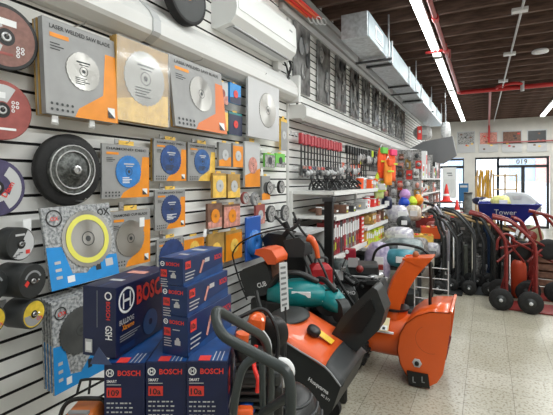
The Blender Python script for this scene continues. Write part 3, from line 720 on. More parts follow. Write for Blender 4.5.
# ------------------------------------------------------------------ gondola shelving along the wall
sh = thing('shelf_unit', 'white wall shelving with four loaded shelves beyond the machines', 'shelving', (WX, 3.75, 0))
shm = mat('shelf_white', (.80, .80, .78), .4)
SH = [(1.40, .48, 0, 2.3), (1.155, .50, 0, 2.3), (.93, .50, 1.15, 2.3), (.76, .5, 0, 1.12), (.68, .50, 1.15, 2.3), (.14, .5, 0, 2.3)]
for z, d, a_, b_ in SH:
    m = MB(); m.box((d / 2, (a_ + b_) / 2, z - .02), (d, b_ - a_, .03), shm); m.box((d, (a_ + b_) / 2, z - .02), (.012, b_ - a_, .045), shm); m.build('shelf', sh)
for yy in (0.0, 1.13, 2.3):
    m = MB(); m.box((.02, yy, .70), (.03, .03, 1.4), slatw); m.build('upright', sh)
m = MB(); m.box((.2, -.01, .08), (.4, .02, .12), lgrey); m.build('end_panel', sh)
def row(names, z, xfront, y0, y1, wr, hr, dr, mats, rowname, seed, gap=.004, text=False):
    rr = random.Random(seed); y = y0; i = 0
    while True:
        wv = rr.uniform(*wr)
        if y + wv > y1: break
        hv = rr.uniform(*hr); dv = rr.uniform(*dr); cn, mt = mats[rr.randrange(len(mats))]; nm, cat = names[rr.randrange(len(names))]
        t = thing(nm, '%s %s on the %s, %s from its near end' % (cn, cat, rowname, ORD[min(i, 19)]), cat, (xfront - dv / 2, y + wv / 2, z), PI / 2, 'goods on the ' + rowname)
        m = MB()
        if nm in ('small_box', 'tall_box'):
            m.box((0, 0, hv / 2), (wv * .96, dv, hv), mt); m.build('carton', t, bevel=.003)
            m = MB(); m.quad(-wv * .4, hv * .5, wv * .4, hv * .85, -dv / 2 - .001, pwhite if mt is not pwhite else bred); m.quad(-wv * .36, hv * .15, wv * .1, hv * .35, -dv / 2 - .001, [pblack, hyel, bred][rr.randrange(3)]); m.build('printed_label', t)
        elif nm == 'tub':
            m.lathe([(wv * .42, 0), (wv * .47, hv * .9), (wv * .47, hv * .92)], mt, n=14, axis='Z'); m.build('body', t)
            m = MB(); m.lathe([(wv * .49, hv * .9), (wv * .49, hv), (wv * .1, hv * 1.02)], pwhite, n=14, axis='Z'); m.build('lid', t)
        else:
            m.sphere((0, 0, hv * .45), (wv * .5, dv * .4, hv * .45), mt, 12, 8); m.build('bag', t)
            m = MB(); m.box((0, -dv * .38, hv * .5), (wv * .5, .01, hv * .3), pwhite if rr.random() < .5 else pyel); m.build('printed_label', t, bevel=.002)
        y += wv + gap; i += 1
BOX = [('small_box', 'box')]; MIX = [('small_box', 'box'), ('tub', 'tub'), ('soft_bag', 'bag')]
dkm = [('dark grey', dgrey), ('black', black), ('mottled grey', gmix), ('charcoal', charc)]
for q in range(18):
    rr = random.Random(300 + q); a_, b_ = q % 2, q // 2
    t = thing('hand_clamp', 'small black clamp heaped on the near top shelf, %s row, %s along' % (['front', 'back'][a_], ORD[b_]), 'clamp', (-1.42 - .16 * a_, 3.86 + .12 * b_, 1.40), rr.uniform(0, 3), 'black clamps on the near top shelf')
    m = MB(); m.tube([(-.06, 0, .012), (-.03, .01, .07), (.02, 0, .10), (.07, -.01, .06)], .012, black, n=6, sm=3); m.build('jaw', t)
    m = MB(); m.tube([(.06, .02, .012), (.02, .02, .05), (-.03, 0, .11), (-.05, -.02, .14)], .010, black, n=6, sm=3); m.cyl((-.05, -.02, .12), (-.05, -.02, .155), .014, dgrey, n=8); m.build('handle', t)
    m = MB(); m.cyl((-.04, -.03, .014), (.05, .03, .014), .012, dgrey, n=8); m.build('screw', t)
row(MIX, 1.40, -1.34, 4.9, 5.98, (.06, .10), (.09, .15), (.12, .2), [('orange', hivis), ('pale', plgrey), ('dark', dgrey), ('orange red', orange2), ('mottled grey', gmix)], 'far half of the top shelf', 2)
row(MIX, 1.155, -1.32, 3.8, 4.9, (.06, .10), (.06, .10), (.34, .46), dkm + [('brown', brown)], 'second shelf', 3)
row(MIX, 1.155, -1.32, 4.9, 5.98, (.09, .15), (.08, .14), (.12, .2), [('white', pwhite), ('pale', plgrey), ('red', bred), ('mottled grey', gmix)], 'far half of the second shelf', 4)
row(MIX, .93, -1.32, 5.15, 5.98, (.08, .11), (.10, .17), (.12, .2), [('pinkish', pinkg), ('brown', brown), ('tan', tan)], 'third shelf', 5)
for q in range(6):
    t = thing('small_box', 'flat red and white box in the column on the low shelf, %s from the bottom' % ORD[q], 'box', (-1.41, 4.80, .762 + .052 * q), PI / 2, 'column of flat red boxes')
    m = MB(); m.box((0, 0, .024), (.11, .17, .048), bred); m.build('carton', t, bevel=.002)
    m = MB(); m.quad(-.04, .012, .045, .036, -.0858, pwhite); m.build('printed_label', t)
row([('tall_box', 'tall box')], .762, -1.34, 3.78, 4.72, (.04, .07), (.31, .36), (.12, .2), [('dark red', redm), ('grey', mat('mid_grey2', (.16, .165, .17), .5)), ('dark grey', dgrey), ('mottled grey', gmix), ('crimson', mat('crimson', (.30, .01, .03), .4)), ('dark red', redm)], 'low near shelf', 7)
row(BOX, .68, -1.32, 4.95, 5.98, (.08, .12), (.14, .2), (.12, .2), [('yellow', hyel), ('lime', mat('lime', (.5, .5, .06), .5)), ('amber', pyel)], 'low far shelf', 8)
row(MIX, .14, -1.34, 3.8, 5.98, (.12, .2), (.25, .45), (.2, .3), dkm + [('red', redm), ('brown', brown)], 'bottom shelf', 9)
def hang_row(rowname, y0, y1, z, n, mats, seed, off=.12, size=(.07, .12), nm='hanging_pack'):
    rr = random.Random(seed)
    for q in range(n):
        cn, mt = mats[rr.randrange(len(mats))]; Y = y0 + (y1 - y0) * q / n; zz = z + rr.uniform(-.02, .02); W = size[0] * rr.uniform(.8, 1.1); H = size[1] * rr.uniform(.8, 1.15)
        t = thing(nm, '%s pack hanging %s, %s along' % (cn, rowname, ORD[min(q, 19)]), 'pack', (WX + off, Y, zz), PI / 2, 'packs hanging ' + rowname)
        m = MB(); m.box((0, .006, 0), (W, .012, H), mt); m.build('card', t)
        m = MB(); m.sphere((0, -.004, -H * .1), (W * .38, .03, H * .3), [gmix, dgrey, mt, lgrey][rr.randrange(4)], 10, 6); m.build('bubble', t)
        m = MB(); m.cyl((0, -.02, H * .42), (0, off, H * .42), .003, steel, n=6); m.build('hook', t)
hang_row('over the near top shelf', 3.84, 4.95, 1.60, 13, dkm + [('mottled grey', gmix)], 51, size=(.09, .10))
hang_row('over the far top shelf', 4.98, 6.0, 1.66, 12, [('orange', hivis), ('orange red', orange2), ('pale', plgrey), ('mottled grey', gmix)], 52, size=(.08, .15))
hang_row('high beside the vests', 5.9, 7.4, 1.86, 14, dkm + [('pale', plgrey), ('lime', MATS['lime'])], 53, size=(.10, .22))
# hi-vis vests
def vest(label, u, v, t_, mt, top, L=.42, W=.16):
    W *= 1.35
    c = P(u, v, t_)
    t = thing('safety_vest', label, 'vest', c, PI / 2 - .3, 'hanging safety vests')
    m = MB(); n = 20
    rings = []
    for j in range(8):
        zz = -L * j / 7; wv = W * (.55 + .45 * min(1, j / 2)) * (1 + .06 * math.sin(j * 1.7)); rings.append([(wv / 2 * math.cos(2 * PI * i / n), (.035 + .012 * math.sin(5 * 2 * PI * i / n + j * .5)) * math.sin(2 * PI * i / n), zz) for i in range(n)])
    m.hull(rings[::-1], mt); m.build('fabric', t)
    m = MB(); m.box((0, -.045, -L * .45), (W * .9, .006, .025), hyel if mt is not hyel else lgrey); m.build('reflective_band', t)
    m = MB(); m.tube([(-.05, 0, .0), (0, 0, .045), (.05, 0, 0)], .008, steel); m.cyl((0, 0, .045), (0, 0, .08), .004, steel); m.build('hanger', t)
    m = MB(); m.box((0, -.035, -.04), (W * .7, .05, .09), top); m.build('packaging_header', t, bevel=.01)
vest('orange safety vest with a green header at the shelf end', 382, 148, 5.9, hivis, green, .44, .16)
vest('orange safety vest with a pink header at the shelf end', 391, 150, 6.0, hivis, pink, .46, .18)
vest('amber safety vest hung in front beneath the pink header', 388, 160, 5.8, mat('amber', (.95, .30, .03), .6), hivis, .36, .14)
vest('yellow bagged vest above the shelf end', 381, 172, 5.9, hyel, hivis, .24, .22)
vest('lime bagged vest lying at the far end of the top shelf', 379, 184, 5.6, mat('lime2', (.45, .52, .2), .6), plgrey, .20, .16)

# hard hats on the next rack
def hat(label, u, v, t_, mt):
    c = P(u, v, t_)
    t = thing('hard_hat', label, 'hard hat', c, -.5, 'hard hats on the rack end')
    m = MB(); m.sphere((0, 0, .0), (.09, .10, .10), mt, 20, 10); m.build('shell', t)
    m = MB(); m.lathe([(.08, -.012), (.105, -.008), (.105, .0), (.08, .006)], mt, n=20, axis='Z'); m.build('brim', t)
    m = MB(); m.box((0, 0, .09), (.03, .13, .025), mt); m.build('ridge', t, bevel=.01)
hat('royal blue hard hat on the rack end', 404, 203, 7.0, mat('hat_blue', (.01, .07, .55), .3))
hat('lime yellow hard hat beside the blue one', 411.5, 202, 7.1, hyel)
hat('orange hard hat right of the lime yellow one', 418, 200, 7.2, mat('hat_orange', (.9, .3, .02), .3))
hat('lilac hard hat on top of the blue one', 405, 195, 7.05, mat('hat_lilac', (.55, .3, .6), .3))
# gondola behind hats
g = thing('shelf_unit', 'far grey gondola crammed with goods near the shop front', 'shelving', (-1.75, 7.7, 0))
for z in (.15, .55, .95, 1.25, 1.55):
    m = MB(); m.box((.35, 1.7, z - .015), (.7, 3.4, .03), shm); m.build('shelf', g)
for yy in (0, 1.7, 3.4):
    m = MB(); m.box((.35, yy, 1.03), (.7, .02, 2.06), gmix); m.build('divider', g)
mm = [('mottled grey', gmix), ('pinkish', pinkg), ('white', pwhite), ('dark', dgrey), ('brown', brown), ('pale', plgrey), ('red', bred)]
row(MIX, .15, -1.07, 7.8, 11.0, (.2, .32), (.25, .35), (.2, .4), mm, 'lowest far gondola shelf', 21)
row(MIX, .55, -1.07, 7.8, 11.0, (.2, .3), (.25, .34), (.2, .4), mm, 'low far gondola shelf', 22)
row(MIX, .95, -1.07, 7.8, 11.0, (.2, .3), (.18, .26), (.2, .4), mm, 'middle far gondola shelf', 23)
row(MIX, 1.25, -1.07, 7.8, 11.0, (.18, .28), (.18, .26), (.2, .4), mm, 'upper far gondola shelf', 24)
row(MIX, 1.55, -1.07, 7.8, 11.0, (.16, .28), (.25, .55), (.2, .4), mm, 'top of the far gondola', 25)
rr = random.Random(77)
for rw in range(8):
    for cl in range(5):
        cn, mt = [('pinkish', pinkg), ('mottled grey', gmix), ('white', pwhite), ('dark', dgrey), ('brown', brown), ('pale', plgrey), ('red', bred), ('tan', tan)][rr.randrange(8)]
        t = thing('hanging_pack', '%s pack on the gondola end, %s row down, %s from left' % (cn, ORD[rw], ORD[cl]), 'pack', (-1.68 + .14 * cl + rr.uniform(-.025, .025), 7.685, 1.95 - .17 * rw + rr.uniform(-.03, .03)), rr.uniform(-.15, .15), 'packs on the far gondola end')
        m = MB(); m.box((0, -.01, 0), (rr.uniform(.08, .14), .015, rr.uniform(.10, .19)), mt); m.build('card', t)
        m = MB(); m.sphere((rr.uniform(-.01, .01), -.03, rr.uniform(-.03, .01)), (rr.uniform(.03, .055), .035, rr.uniform(.02, .065)), [gmix, pinkg, plgrey, dgrey, gmix][rr.randrange(5)], 10, 6); m.build('bubble', t)
# bagged goods piled at the near end of the far gondola
def bag(label, u, v, t_, r, mt, rz=0, cat='bag'):
    c = P(u, v, t_); rr = random.Random(hash(label) % 1000 if False else len(label) + u)
    t = thing('soft_bag', label, cat, c, rz)
    n = 16; rings = []
    for j in range(9):
        b = -PI / 2 + PI * j / 8; q = abs(math.cos(b)) ** .6
        rings.append([((r[0] * q * (1 + .10 * math.sin(3 * a_ + j))) * math.cos(a_), (r[1] * q * (1 + .08 * math.cos(4 * a_ + j))) * math.sin(a_), r[2] * math.sin(b)) for a_ in [2 * PI * i / n for i in range(n)]])
    m = MB(); m.hull(rings, mt); m.build('bag', t)
    m = MB(); m.box((r[0] * .2, -r[1] * .96, 0), (r[0] * .8, .01, r[2] * .7), pwhite if mt is not pwhite else dgrey); m.build('printed_label', t, bevel=.003)
    return t
pvc = mat('clear_bag', (.42, .40, .50), .25, col2=(.75, .74, .76), scale=22, coat=.5)
pur = mat('mauve_bag', (.22, .18, .32), .3, col2=(.5, .45, .58), scale=14, coat=.4)
bag('clear wrapped bundle on the low shelf behind the snow blower chute', 400, 236, 5.6, (.20, .16, .13), pvc)
bag('pale wrapped bundle below the blue hard hat', 398, 214, 6.2, (.16, .14, .14), pvc, .4)
bag('cream bag beneath the lime hard hat', 413, 213, 6.6, (.14, .12, .13), mat('cream_bag', (.62, .55, .45), .5, noise=.3, scale=20))
bag('dark folded bundle between the pale bundles', 404, 222, 5.9, (.10, .1, .09), mat('dk_bundle', (.04, .045, .05), .5, noise=.5, scale=20))
bag('navy bag at the end of the second shelf', 387, 203, 6.0, (.08, .08, .10), bnavy)
bag('mauve tarpaulin roll behind the black hoop handle', 378, 262, 4.7, (.15, .13, .24), pur)
bag('teal wrapped bundle inside the black hoop handle', 402, 258, 4.6, (.22, .13, .10), mat('teal_wrap', (.02, .16, .20), .35, col2=(.08, .30, .38), scale=10))
bag('grey green wrapped bundle above the teal one', 404, 246, 5.0, (.24, .15, .10), mat('gg', (.10, .14, .15), .4, col2=(.3, .35, .36), scale=12))
bag('grey mottled bundle left of the orange crate', 419, 246, 5.6, (.13, .12, .12), mat('mott_b', (.10, .09, .09), .5, col2=(.42, .38, .36), scale=22))
bag('silvery bundle on the table edge by the aisle', 432, 250, 5.8, (.12, .12, .11), pvc)
bag('dark red bundle between the crates', 433, 226, 6.6, (.10, .1, .08), rdisc)
# orange baskets at aisle
for i, (u, v, t_, mt, lab) in enumerate([(430, 232, 6.3, orange2, 'orange crate of small goods beside the aisle'), (424, 222, 6.9, redm, 'dark red crate behind the orange crate'), (437, 221, 6.9, rdisc, 'dusty red box right of the dark red crate'), (423, 240, 6.1, pyel, 'yellow box under the orange crate')]):
    c = P(u, v, t_); t = thing('crate', lab, 'crate', c, .2)
    m = MB(); m.box((0, 0, -.08), (.26, .24, .012), mt)
    for a, b, dx, dy in ((-.13, 0, .012, .24), (.13, 0, .012, .24), (0, -.12, .26, .012), (0, .12, .26, .012)): m.box((a, b, 0), (dx, dy, .17), mt)
    m.build('body', t)
    m = MB()
    for k_ in range(6): m.sphere((-.09 + .06 * (k_ % 4), -.05 + .08 * (k_ // 4), .06), .035, [bred, pyel, brown, hivis][k_ % 4], 8, 6)
    m.build('contents', t)
# low display carrying those crates and bundles
t = thing('display_table', 'grey low display table under the wrapped bundles', 'table', (0, 0, 0))
m = MB(); m.box((-.93, 6.15, .50), (.60, 2.9, .03), dgrey); m.build('tabletop', t)
for x in (-1.19, -.67):
    for y in (4.75, 7.55):
        MB().box((x, y, .2425), (.04, .04, .485), dgrey).build('leg', t)

# grey hanging board and things near the shop front
t = thing('hanging_board', 'plain grey board hanging over the far end of the goods', 'board', P(432, 150, 9.0), -.35)
m = MB(); m.prism([(-.56, .04), (-.2, .2), (.46, .27), (.55, -.15), (.25, -.32), (-.54, -.10)], -.02, .02, mat('board_grey', (.20, .205, .215), .5)); m.build('board', t)
m = MB()
for x in (-.1, .3): m.cyl((x, 0, .18), (x, 0, 1.28), .004, steel, n=6)
m.build('cord', t)
def corded(t, top):
    m = MB(); m.cyl((0, 0, top), (0, 0, 3.462 - t.location.z), .005, steel, n=6); m.build('cord', t)
corded(bag('crumpled silvery bag hanging under the far duct end', 446, 131, 10.5, (.12, .10, .24), mat('silver_bag', (.45, .47, .48), .3, col2=(.75, .77, .78), scale=14)), .22)
corded(bag('clear wrapped roll hanging behind the grey board', 423, 133, 10.0, (.22, .15, .18), mat('clr', (.3, .3, .3), .3, col2=(.6, .6, .6), scale=10)), .15)
m = MB(); m.box((0, 0, 0), (.10, .03, .30), redb); m.quad(-.025, .0, .025, .06, -.0155, pwhite); o = m.build('hanging_sign', label='small red sign hanging below the end of the duct', cat='sign'); o.location = P(419.5, 133, 9.2); o.rotation_euler = (0, 0, YAW)

# posters on the far wall
for i, (u0, u1, v0, v1, mt, lab) in enumerate([(457, 475, 132, 152.5, gmix, 'framed grey poster with red marks, leftmost on the far wall'), (479, 498, 132, 152, pinkg, 'framed pinkish picture behind the red pipe'),
        (502, 522, 131, 152, brown, 'framed picture with yellow patch above the shop number'), (527, 547, 130, 151.5, dgrey, 'framed dark picture, rightmost on the far wall')]):
    a = onY(u0, v0, YB - .02); b_ = onY(u1, v1, YB - .02); W = b_.x - a.x; H = a.z - b_.z
    t = thing('poster', lab, 'poster', ((a.x + b_.x) / 2, YB - .02, (a.z + b_.z) / 2))
    m = MB(); m.box((0, 0, 0), (W, .02, H), lgrey); m.build('frame', t)
    m = MB(); m.quad(-W * .45, -H * .1, W * .45, H * .45, -.012, mt); m.quad(-W * .45, -H * .45, W * .45, -H * .12, -.012, plgrey)
    rr = random.Random(i)
    for k_ in range(6): x = rr.uniform(-.35, .3) * W; z = rr.uniform(-.4, .35) * H; m.quad(x, z, x + W * .12, z + H * .07, -.013, [bred, pyel, dgrey, brown][rr.randrange(4)])
    m.build('print', t)
# window posters / blue stand sign / cones
a = onY(437, 166, YB - .05); b_ = onY(462, 200, YB - .05)
t = thing('window_poster', 'white line-drawn poster on the left shop window', 'poster', ((a.x + b_.x) / 2, YB - .05, (a.z + b_.z) / 2))
m = MB(); W = b_.x - a.x; H = a.z - b_.z; m.box((0, 0, 0), (W * .55, .004, H * .9), pwhite)
m.quad(-W * .1, H * .26, W * .1, H * .30, -.004, grey); m.quad(-W * .06, H * .2, W * .12, H * .235, -.004, grey)
for k_ in range(9): m.quad(-W * .22 + k_ * W * .05, -H * (.3 - .05 * (k_ % 3)), -W * .21 + k_ * W * .05, H * .1, -.004, lgrey)
m.build('sheet', t)
t = thing('stand_sign', 'dark blue standing sign in front of the shop window', 'sign', onZ(464, 250, 0).xyz if False else (P(463.5, 200, 9.5).x, P(463.5, 200, 9.5).y, 0), YAW)
m = MB(); m.box((0, 0, 1.22), (.22, .03, .42), mat('sign_blue', (.02, .12, .28), .3)); m.box((0, -.017, 1.36), (.17, .002, .05), plgrey); m.build('panel', t, bevel=.004)
m = MB(); m.cyl((0, 0, .02), (0, 0, 1.02), .02, dgrey); m.cyl((0, 0, 0), (0, 0, .02), .16, dgrey); m.build('stand', t)
for u, v, t_, lab in [(446.5, 196, 9.0, 'tall red traffic cone in front of the left shop window'), (457, 212, 8.6, 'lower red cone beside the blue standing sign')]:
    c = P(u, v, t_); t = thing('traffic_cone', lab, 'cone', c)
    m = MB(); m.lathe([(.10, -.10), (.085, -.09), (.05, .08), (.015, .26), (.004, .27)], redb, n=16, axis='Z'); m.build('cone', t)
    m = MB(); m.box((0, 0, -.115), (.24, .24, .03), redb); m.build('base', t, bevel=.004)
    m = MB(); m.lathe([(.068, .0), (.058, .05), (.05, .05)], pwhite, n=16, axis='Z'); m.build('white_band', t)
t = thing('display_rack', 'black wire rack of small packets under the red cones', 'rack', (P(449, 215, 8.8).x, P(449, 215, 8.8).y, 0), YAW)
for z in (.3, .6, .9, 1.02):
    m = MB(); m.box((0, 0, z), (.65, .4, .015), dgrey); m.build('tier', t)
for x in (-.32, .32):
    for y in (-.19, .19): MB().cyl((x, y, 0), (x, y, 1.03), .012, dgrey, n=8).build('post', t)
m = MB(); rr = random.Random(4)
for z in (.31, .61):
    for k_ in range(6): m.box((-.27 + k_ * .108, 0, z + .1), (.09, .3, .2), [gmix, plgrey, bred, dgrey, pinkg][rr.randrange(5)])
o = m.build('packets', t); o['kind'] = 'stuff'

# yellow wooden stacks in the doorway window
t = thing('yellow_tool_rack', 'tall rack of yellow wooden handles at the shop window', 'rack', (P(484, 200, 11.5).x, P(484, 200, 11.5).y, 0), YAW)
m = MB(); m.box((0, 0, .3), (.5, .35, .6), wood); m.build('base', t, bevel=.01)
rr = random.Random(9)
for k_ in range(14):
    x = -.22 + .033 * k_; m = MB(); m.tube([(x, rr.uniform(-.1, .1), .6), (x + rr.uniform(-.03, .03), 0, 1.2), (x, rr.uniform(-.1, .1), rr.uniform(1.6, 1.82))], .026, mat('stack_yellow', (.55, .30, .03), .5) if k_ % 3 else wood, n=6); m.build('handle', t)
t = thing('timber_display', 'open yellow timber frame in front of the shop door', 'frame', (P(505, 200, 10.5).x, P(505, 200, 10.5).y, 0), YAW)
for z in (1.27, 1.62):
    MB().box((.0, 0, z), (.62, .03, .035), wood).build('rail', t)
for x in (-.30, .0, .30):
    MB().box((x, 0, .84), (.03, .03, 1.66), wood).build('post', t)

# ------------------------------------------------------------------ display bench with blue cartons
RZ = R(27.46)
bz = .705; top = .955
def corner(u, v, t_): return P(u, v, t_)
c0 = P(104, 364, 1.222); ex = Vector((math.cos(RZ), math.sin(RZ), 0)); ey = Vector((-math.sin(RZ), math.cos(RZ), 0))
tb = thing('display_bench', 'dark bench carrying the blue cartons and the chainsaw', 'bench', (0, 0, 0))
m = MB(); m.at((c0.x, c0.y, 0), rz=RZ); m.box((.19, .22, bz - .015), (.40, .46, .03), dgrey); m.box((-.16, .06, bz - .015), (.30, .14, .03), dgrey); m.build('bench_top', tb)
for a, b in ((.01, .02), (.37, .02), (.01, .43), (.37, .43), (-.29, .02), (-.29, .10)):
    m = MB(); m.at((c0.x, c0.y, 0), rz=RZ); m.box((a, b, (bz - .03) / 2), (.03, .03, bz - .03), black); m.build('leg', tb)

def carton(label, loc, rz, W, D, H, front='big', side=True, code='109', body=bnavy, model='SMART'):
    """loc = front left lower corner; front faces -y, long side faces +x"""
    t = thing('tool_carton', label, 'box', loc, rz, 'blue tool cartons')
    m = MB(); m.box((W / 2, D / 2, H / 2), (W, D, H), body); m.build('carton', t, bevel=.0015)
    m = MB(); y = -.0008
    e = .0012
    if front == 'big':
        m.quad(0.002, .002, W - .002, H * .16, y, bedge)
        r = W * .10
        zc = H - W * .22
        m.annulus((W * .15, y * 2, zc), r * .72, r, pwhite, 20); m.quad(W * .15 - r * .45, zc - r * .12, W * .15 + r * .45, zc + r * .12, y * 2, pwhite)
        m.quad(W * .15 - r * .45, zc - r * .5, W * .15 - r * .25, zc + r * .5, y * 2, pwhite); m.quad(W * .15 + r * .25, zc - r * .5, W * .15 + r * .45, zc + r * .5, y * 2, pwhite)
        m.text('BOSCH', W * .34, zc - W * .065, y * 2, W * .13, bred, wmax=W * .56, bold=.03)
        k = (H - W * .22)
        m.text('BRUSHY' if False else 'DAREDY' if False else model, W * .07, H - W * .46, y * 2, W * .07, pwhite, wmax=W * .25)
        m.quad(W * .07, H - W * .52, W * .42, H - W * .50, y * 2, lgrey)
        m.quad(W * .07, H - W * .82, W * .43, H - W * .58, y * 2, bred)
        m.text(code, W * .11, H - W * .78, y * 3, W * .15, pblack, wmax=W * .27)
        m.annulus((W * .12, y * 3, H - W * .70), 0, W * .02, pblack, 8)
        for q in range(4):
            
            for g_ in range(6): m.quad(W * (.07 + .11 * g_), H - W * (.98 + .11 * q), W * (.16 + .11 * g_ - .02 * ((g_ + q) % 3)), H - W * (.945 + .11 * q), y * 2, lgrey)
    elif front == 'small':
        r = W * .09; zc = H - W * .2
        m.annulus((W * .15, y * 2, zc), r * .65, r, pwhite, 16); m.quad(W * .15 - r * .5, zc - r * .15, W * .15 + r * .5, zc + r * .15, y * 2, pwhite)
        m.text('BOSCH', W * .30, zc - W * .055, y * 2, W * .12, bred, wmax=W * .55, bold=.03)
        m.quad(W * .08, H - W * .66, W * .34, H - W * .40, y * 2, bred); m.text(code, W * .11, H - W * .58, y * 3, W * .12, pblack, wmax=W * .2)
        m.quad(W * .42, H - W * .46, W * .70, H - W * .43, y * 2, lgrey)
        for q in range(4): m.quad(W * .08, H - W * (.76 + .08 * q), W * (.34 + .04 * (q % 2)), H - W * (.73 + .08 * q), y * 2, plgrey)
        m.quad(W * .5, H * .28, W * .72, H * .40, y * 2, lgrey); m.annulus((W * .62, y * 3, H * .42), 0, W * .07, plgrey, 10)
    elif front == 'end':
        m.text('BOSCH', W * .72, H * .80, y * 2, W * .12, bred, wmax=H * .26, rot=-PI / 2)
        r = W * .11; m.annulus((W * .78, y * 2, H * .88), r * .65, r, pwhite, 16)
        m.text('GSH', W * .70, H * .46, y * 2, W * .2, pwhite, wmax=H * .2, rot=-PI / 2)
        m.quad(W * .08, H * .05, W * .30, H * .24, y * 2, lgrey); m.quad(W * .11, H * .08, W * .27, H * .20, y * 3, pwhite)
        m.quad(W * .44, H * .42, W * .455, H * .95, y * 2, grey)
    m.build('front_print', t)
    if side:   # long side, faces +x : build facing -y then rotate
        m = MB(); m.at((W + .0008, 0, 0), rz=PI / 2)
        if front == 'end':
            r = H * .19; cx, cz = D * .17, H * .77
            m.annulus((cx, 0, cz), r * .82, r, pwhite, 28); m.quad(cx - r * .5, cz - r * .10, cx + r * .5, cz + r * .10, -.0006, pwhite)
            m.quad(cx - r * .5, cz - r * .6, cx - r * .34, cz + r * .6, -.0006, pwhite); m.quad(cx + r * .34, cz - r * .6, cx + r * .5, cz + r * .6, -.0006, pwhite)
            m.text('BOSCH', D * .34, H * .64, -.0006, H * .27, bred, wmax=D * .60, bold=.04)
            m.text('BULLDOG', D * .05, H * .44, -.0006, H * .075, plgrey, wmax=D * .24); m.text('Xtreme', D * .09, H * .35, -.0012, H * .08, porange, wmax=D * .20)
            for q in range(3): m.quad(D * .06, H * (.20 + .035 * q), D * (.30 + .05 * q), H * (.213 + .035 * q), -.0006, grey)
            m.quad(D * .06, H * .05, D * .30, H * .13, -.0006, bblue); m.annulus((D * .6, -.0006, H * .25), H * .05, H * .2, mat('faint_blue', (.02, .07, .2), .4), 24)
        else:
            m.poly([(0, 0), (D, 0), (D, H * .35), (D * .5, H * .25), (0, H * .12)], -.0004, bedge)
            m.quad(D * .04, H * .60, D * .16, H * .88, -.0008, bred); m.text(code, D * .05, H * .66, -.0012, H * .15, pblack, wmax=D * .09)
            for q in range(3): m.quad(D * .04, H * (.18 + .12 * q), D * (.22 + .02 * q), H * (.22 + .12 * q), -.0008, plgrey)
            m.text('BOSCH', D * .76, H * .58, -.0008, H * .2, bred, wmax=D * .2)
            m.quad(D * .50, H * .62, D * .62, H * .78, -.0008, plgrey)
            m.add([(D * .36, -.0008, H * .3), (D * .40, -.0008, H * .25), (D * .47, -.0008, H * .6), (D * .52, -.0008, H * .7), (D * .45, -.0008, H * .75)], [(0, 1, 2, 3, 4)], pinkg)
        m.build('side_print', t)
    # top print / tape
    m = MB(); m.at((0, 0, H + .0006), rx=-PI / 2)
    mz = MB()
    def tq(x0, y0_, x1, y1_, mt, e_=.0007): mz.add([(x0, y0_, H + e_), (x1, y0_, H + e_), (x1, y1_, H + e_), (x0, y1_, H + e_)], [(0, 1, 2, 3)], mt)
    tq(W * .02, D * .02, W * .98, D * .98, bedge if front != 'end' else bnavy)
    if front == 'big':
        tq(W * .28, D * .02, W * .56, D * .14, bred, .0012)
        for q in range(3):
            x = W * (.62 + .10 * q); mz.add([(x, D * .02, H + .0012), (x + W * .025, D * .02, H + .0012), (x + W * .045, D * .24, H + .0012), (x + W * .02, D * .24, H + .0012)], [(0, 1, 2, 3)], plgrey)
    else:
        tq(W * .3, D * .25, W * .7, D * .32, plgrey, .0012); tq(W * .2, D * .6, W * .8, D * .72, pinkg if front == 'end' else plgrey, .0012)
        tq(W * .45, 0.0, W * .55, D, bblue, .001)
    mz.build('top_print', t)
    return t
w3 = .1245
loc = c0.copy(); loc.z = bz
carton('front row blue carton with red lettering, left of three', loc, RZ, w3 - .002, .30, .25, code='109')
loc2 = c0 + ex * w3 + ey * .004; loc2.z = bz
carton('front row blue carton with red lettering, middle of three', loc2, RZ, w3 - .002, .30, .253, code='10a')
loc3 = c0 + ex * w3 * 2 + ey * (-.003); loc3.z = bz
carton('front row blue carton with red lettering, right of three', loc3, RZ, w3, .30, .258, code='10a')
SRZ = R(6)
sx = Vector((math.cos(SRZ), math.sin(SRZ), 0))
fr = P(188, 357, 1.253)
for i, (dw, dz, H, lab) in enumerate([(.002, .958, .125, 'blue carton at the bottom of the three-high stack'), (0, 1.084, .093, 'blue carton in the middle of the three-high stack'), (-.003, 1.178, .085, 'blue carton on top of the three-high stack')]):
    W = .096 - .006 * (i == 2); D = .285 if i == 0 else (.262 if i == 1 else .25)
    f = Vector((fr.x, fr.y, 0)) - sx * (W + .003 * i + (.012 if i == 2 else 0)); 
    carton(lab, (f.x, f.y, dz), SRZ, W, D, H, front='small', body=bblue, code='10a')
b0 = P(88, 361, 1.36); 
carton('large navy carton lying left of the three-high stack', (P(115, 359, 1.243).x - .122 * math.cos(R(10)), P(115, 359, 1.243).y - .122 * math.sin(R(10)), .9585), R(12), .122, .31, .218, front='end')
m = MB(); fl = P(99, 356, 1.22); m.add([P(90, 364, 1.2), P(99, 347, 1.22), P(112, 365, 1.2)], [(0, 1, 2)], mat('flap_inner', (.03, .045, .10), .5))
m.build('loose_card', label='dark triangular card corner lying by the large navy carton', cat='card', solid=.002)

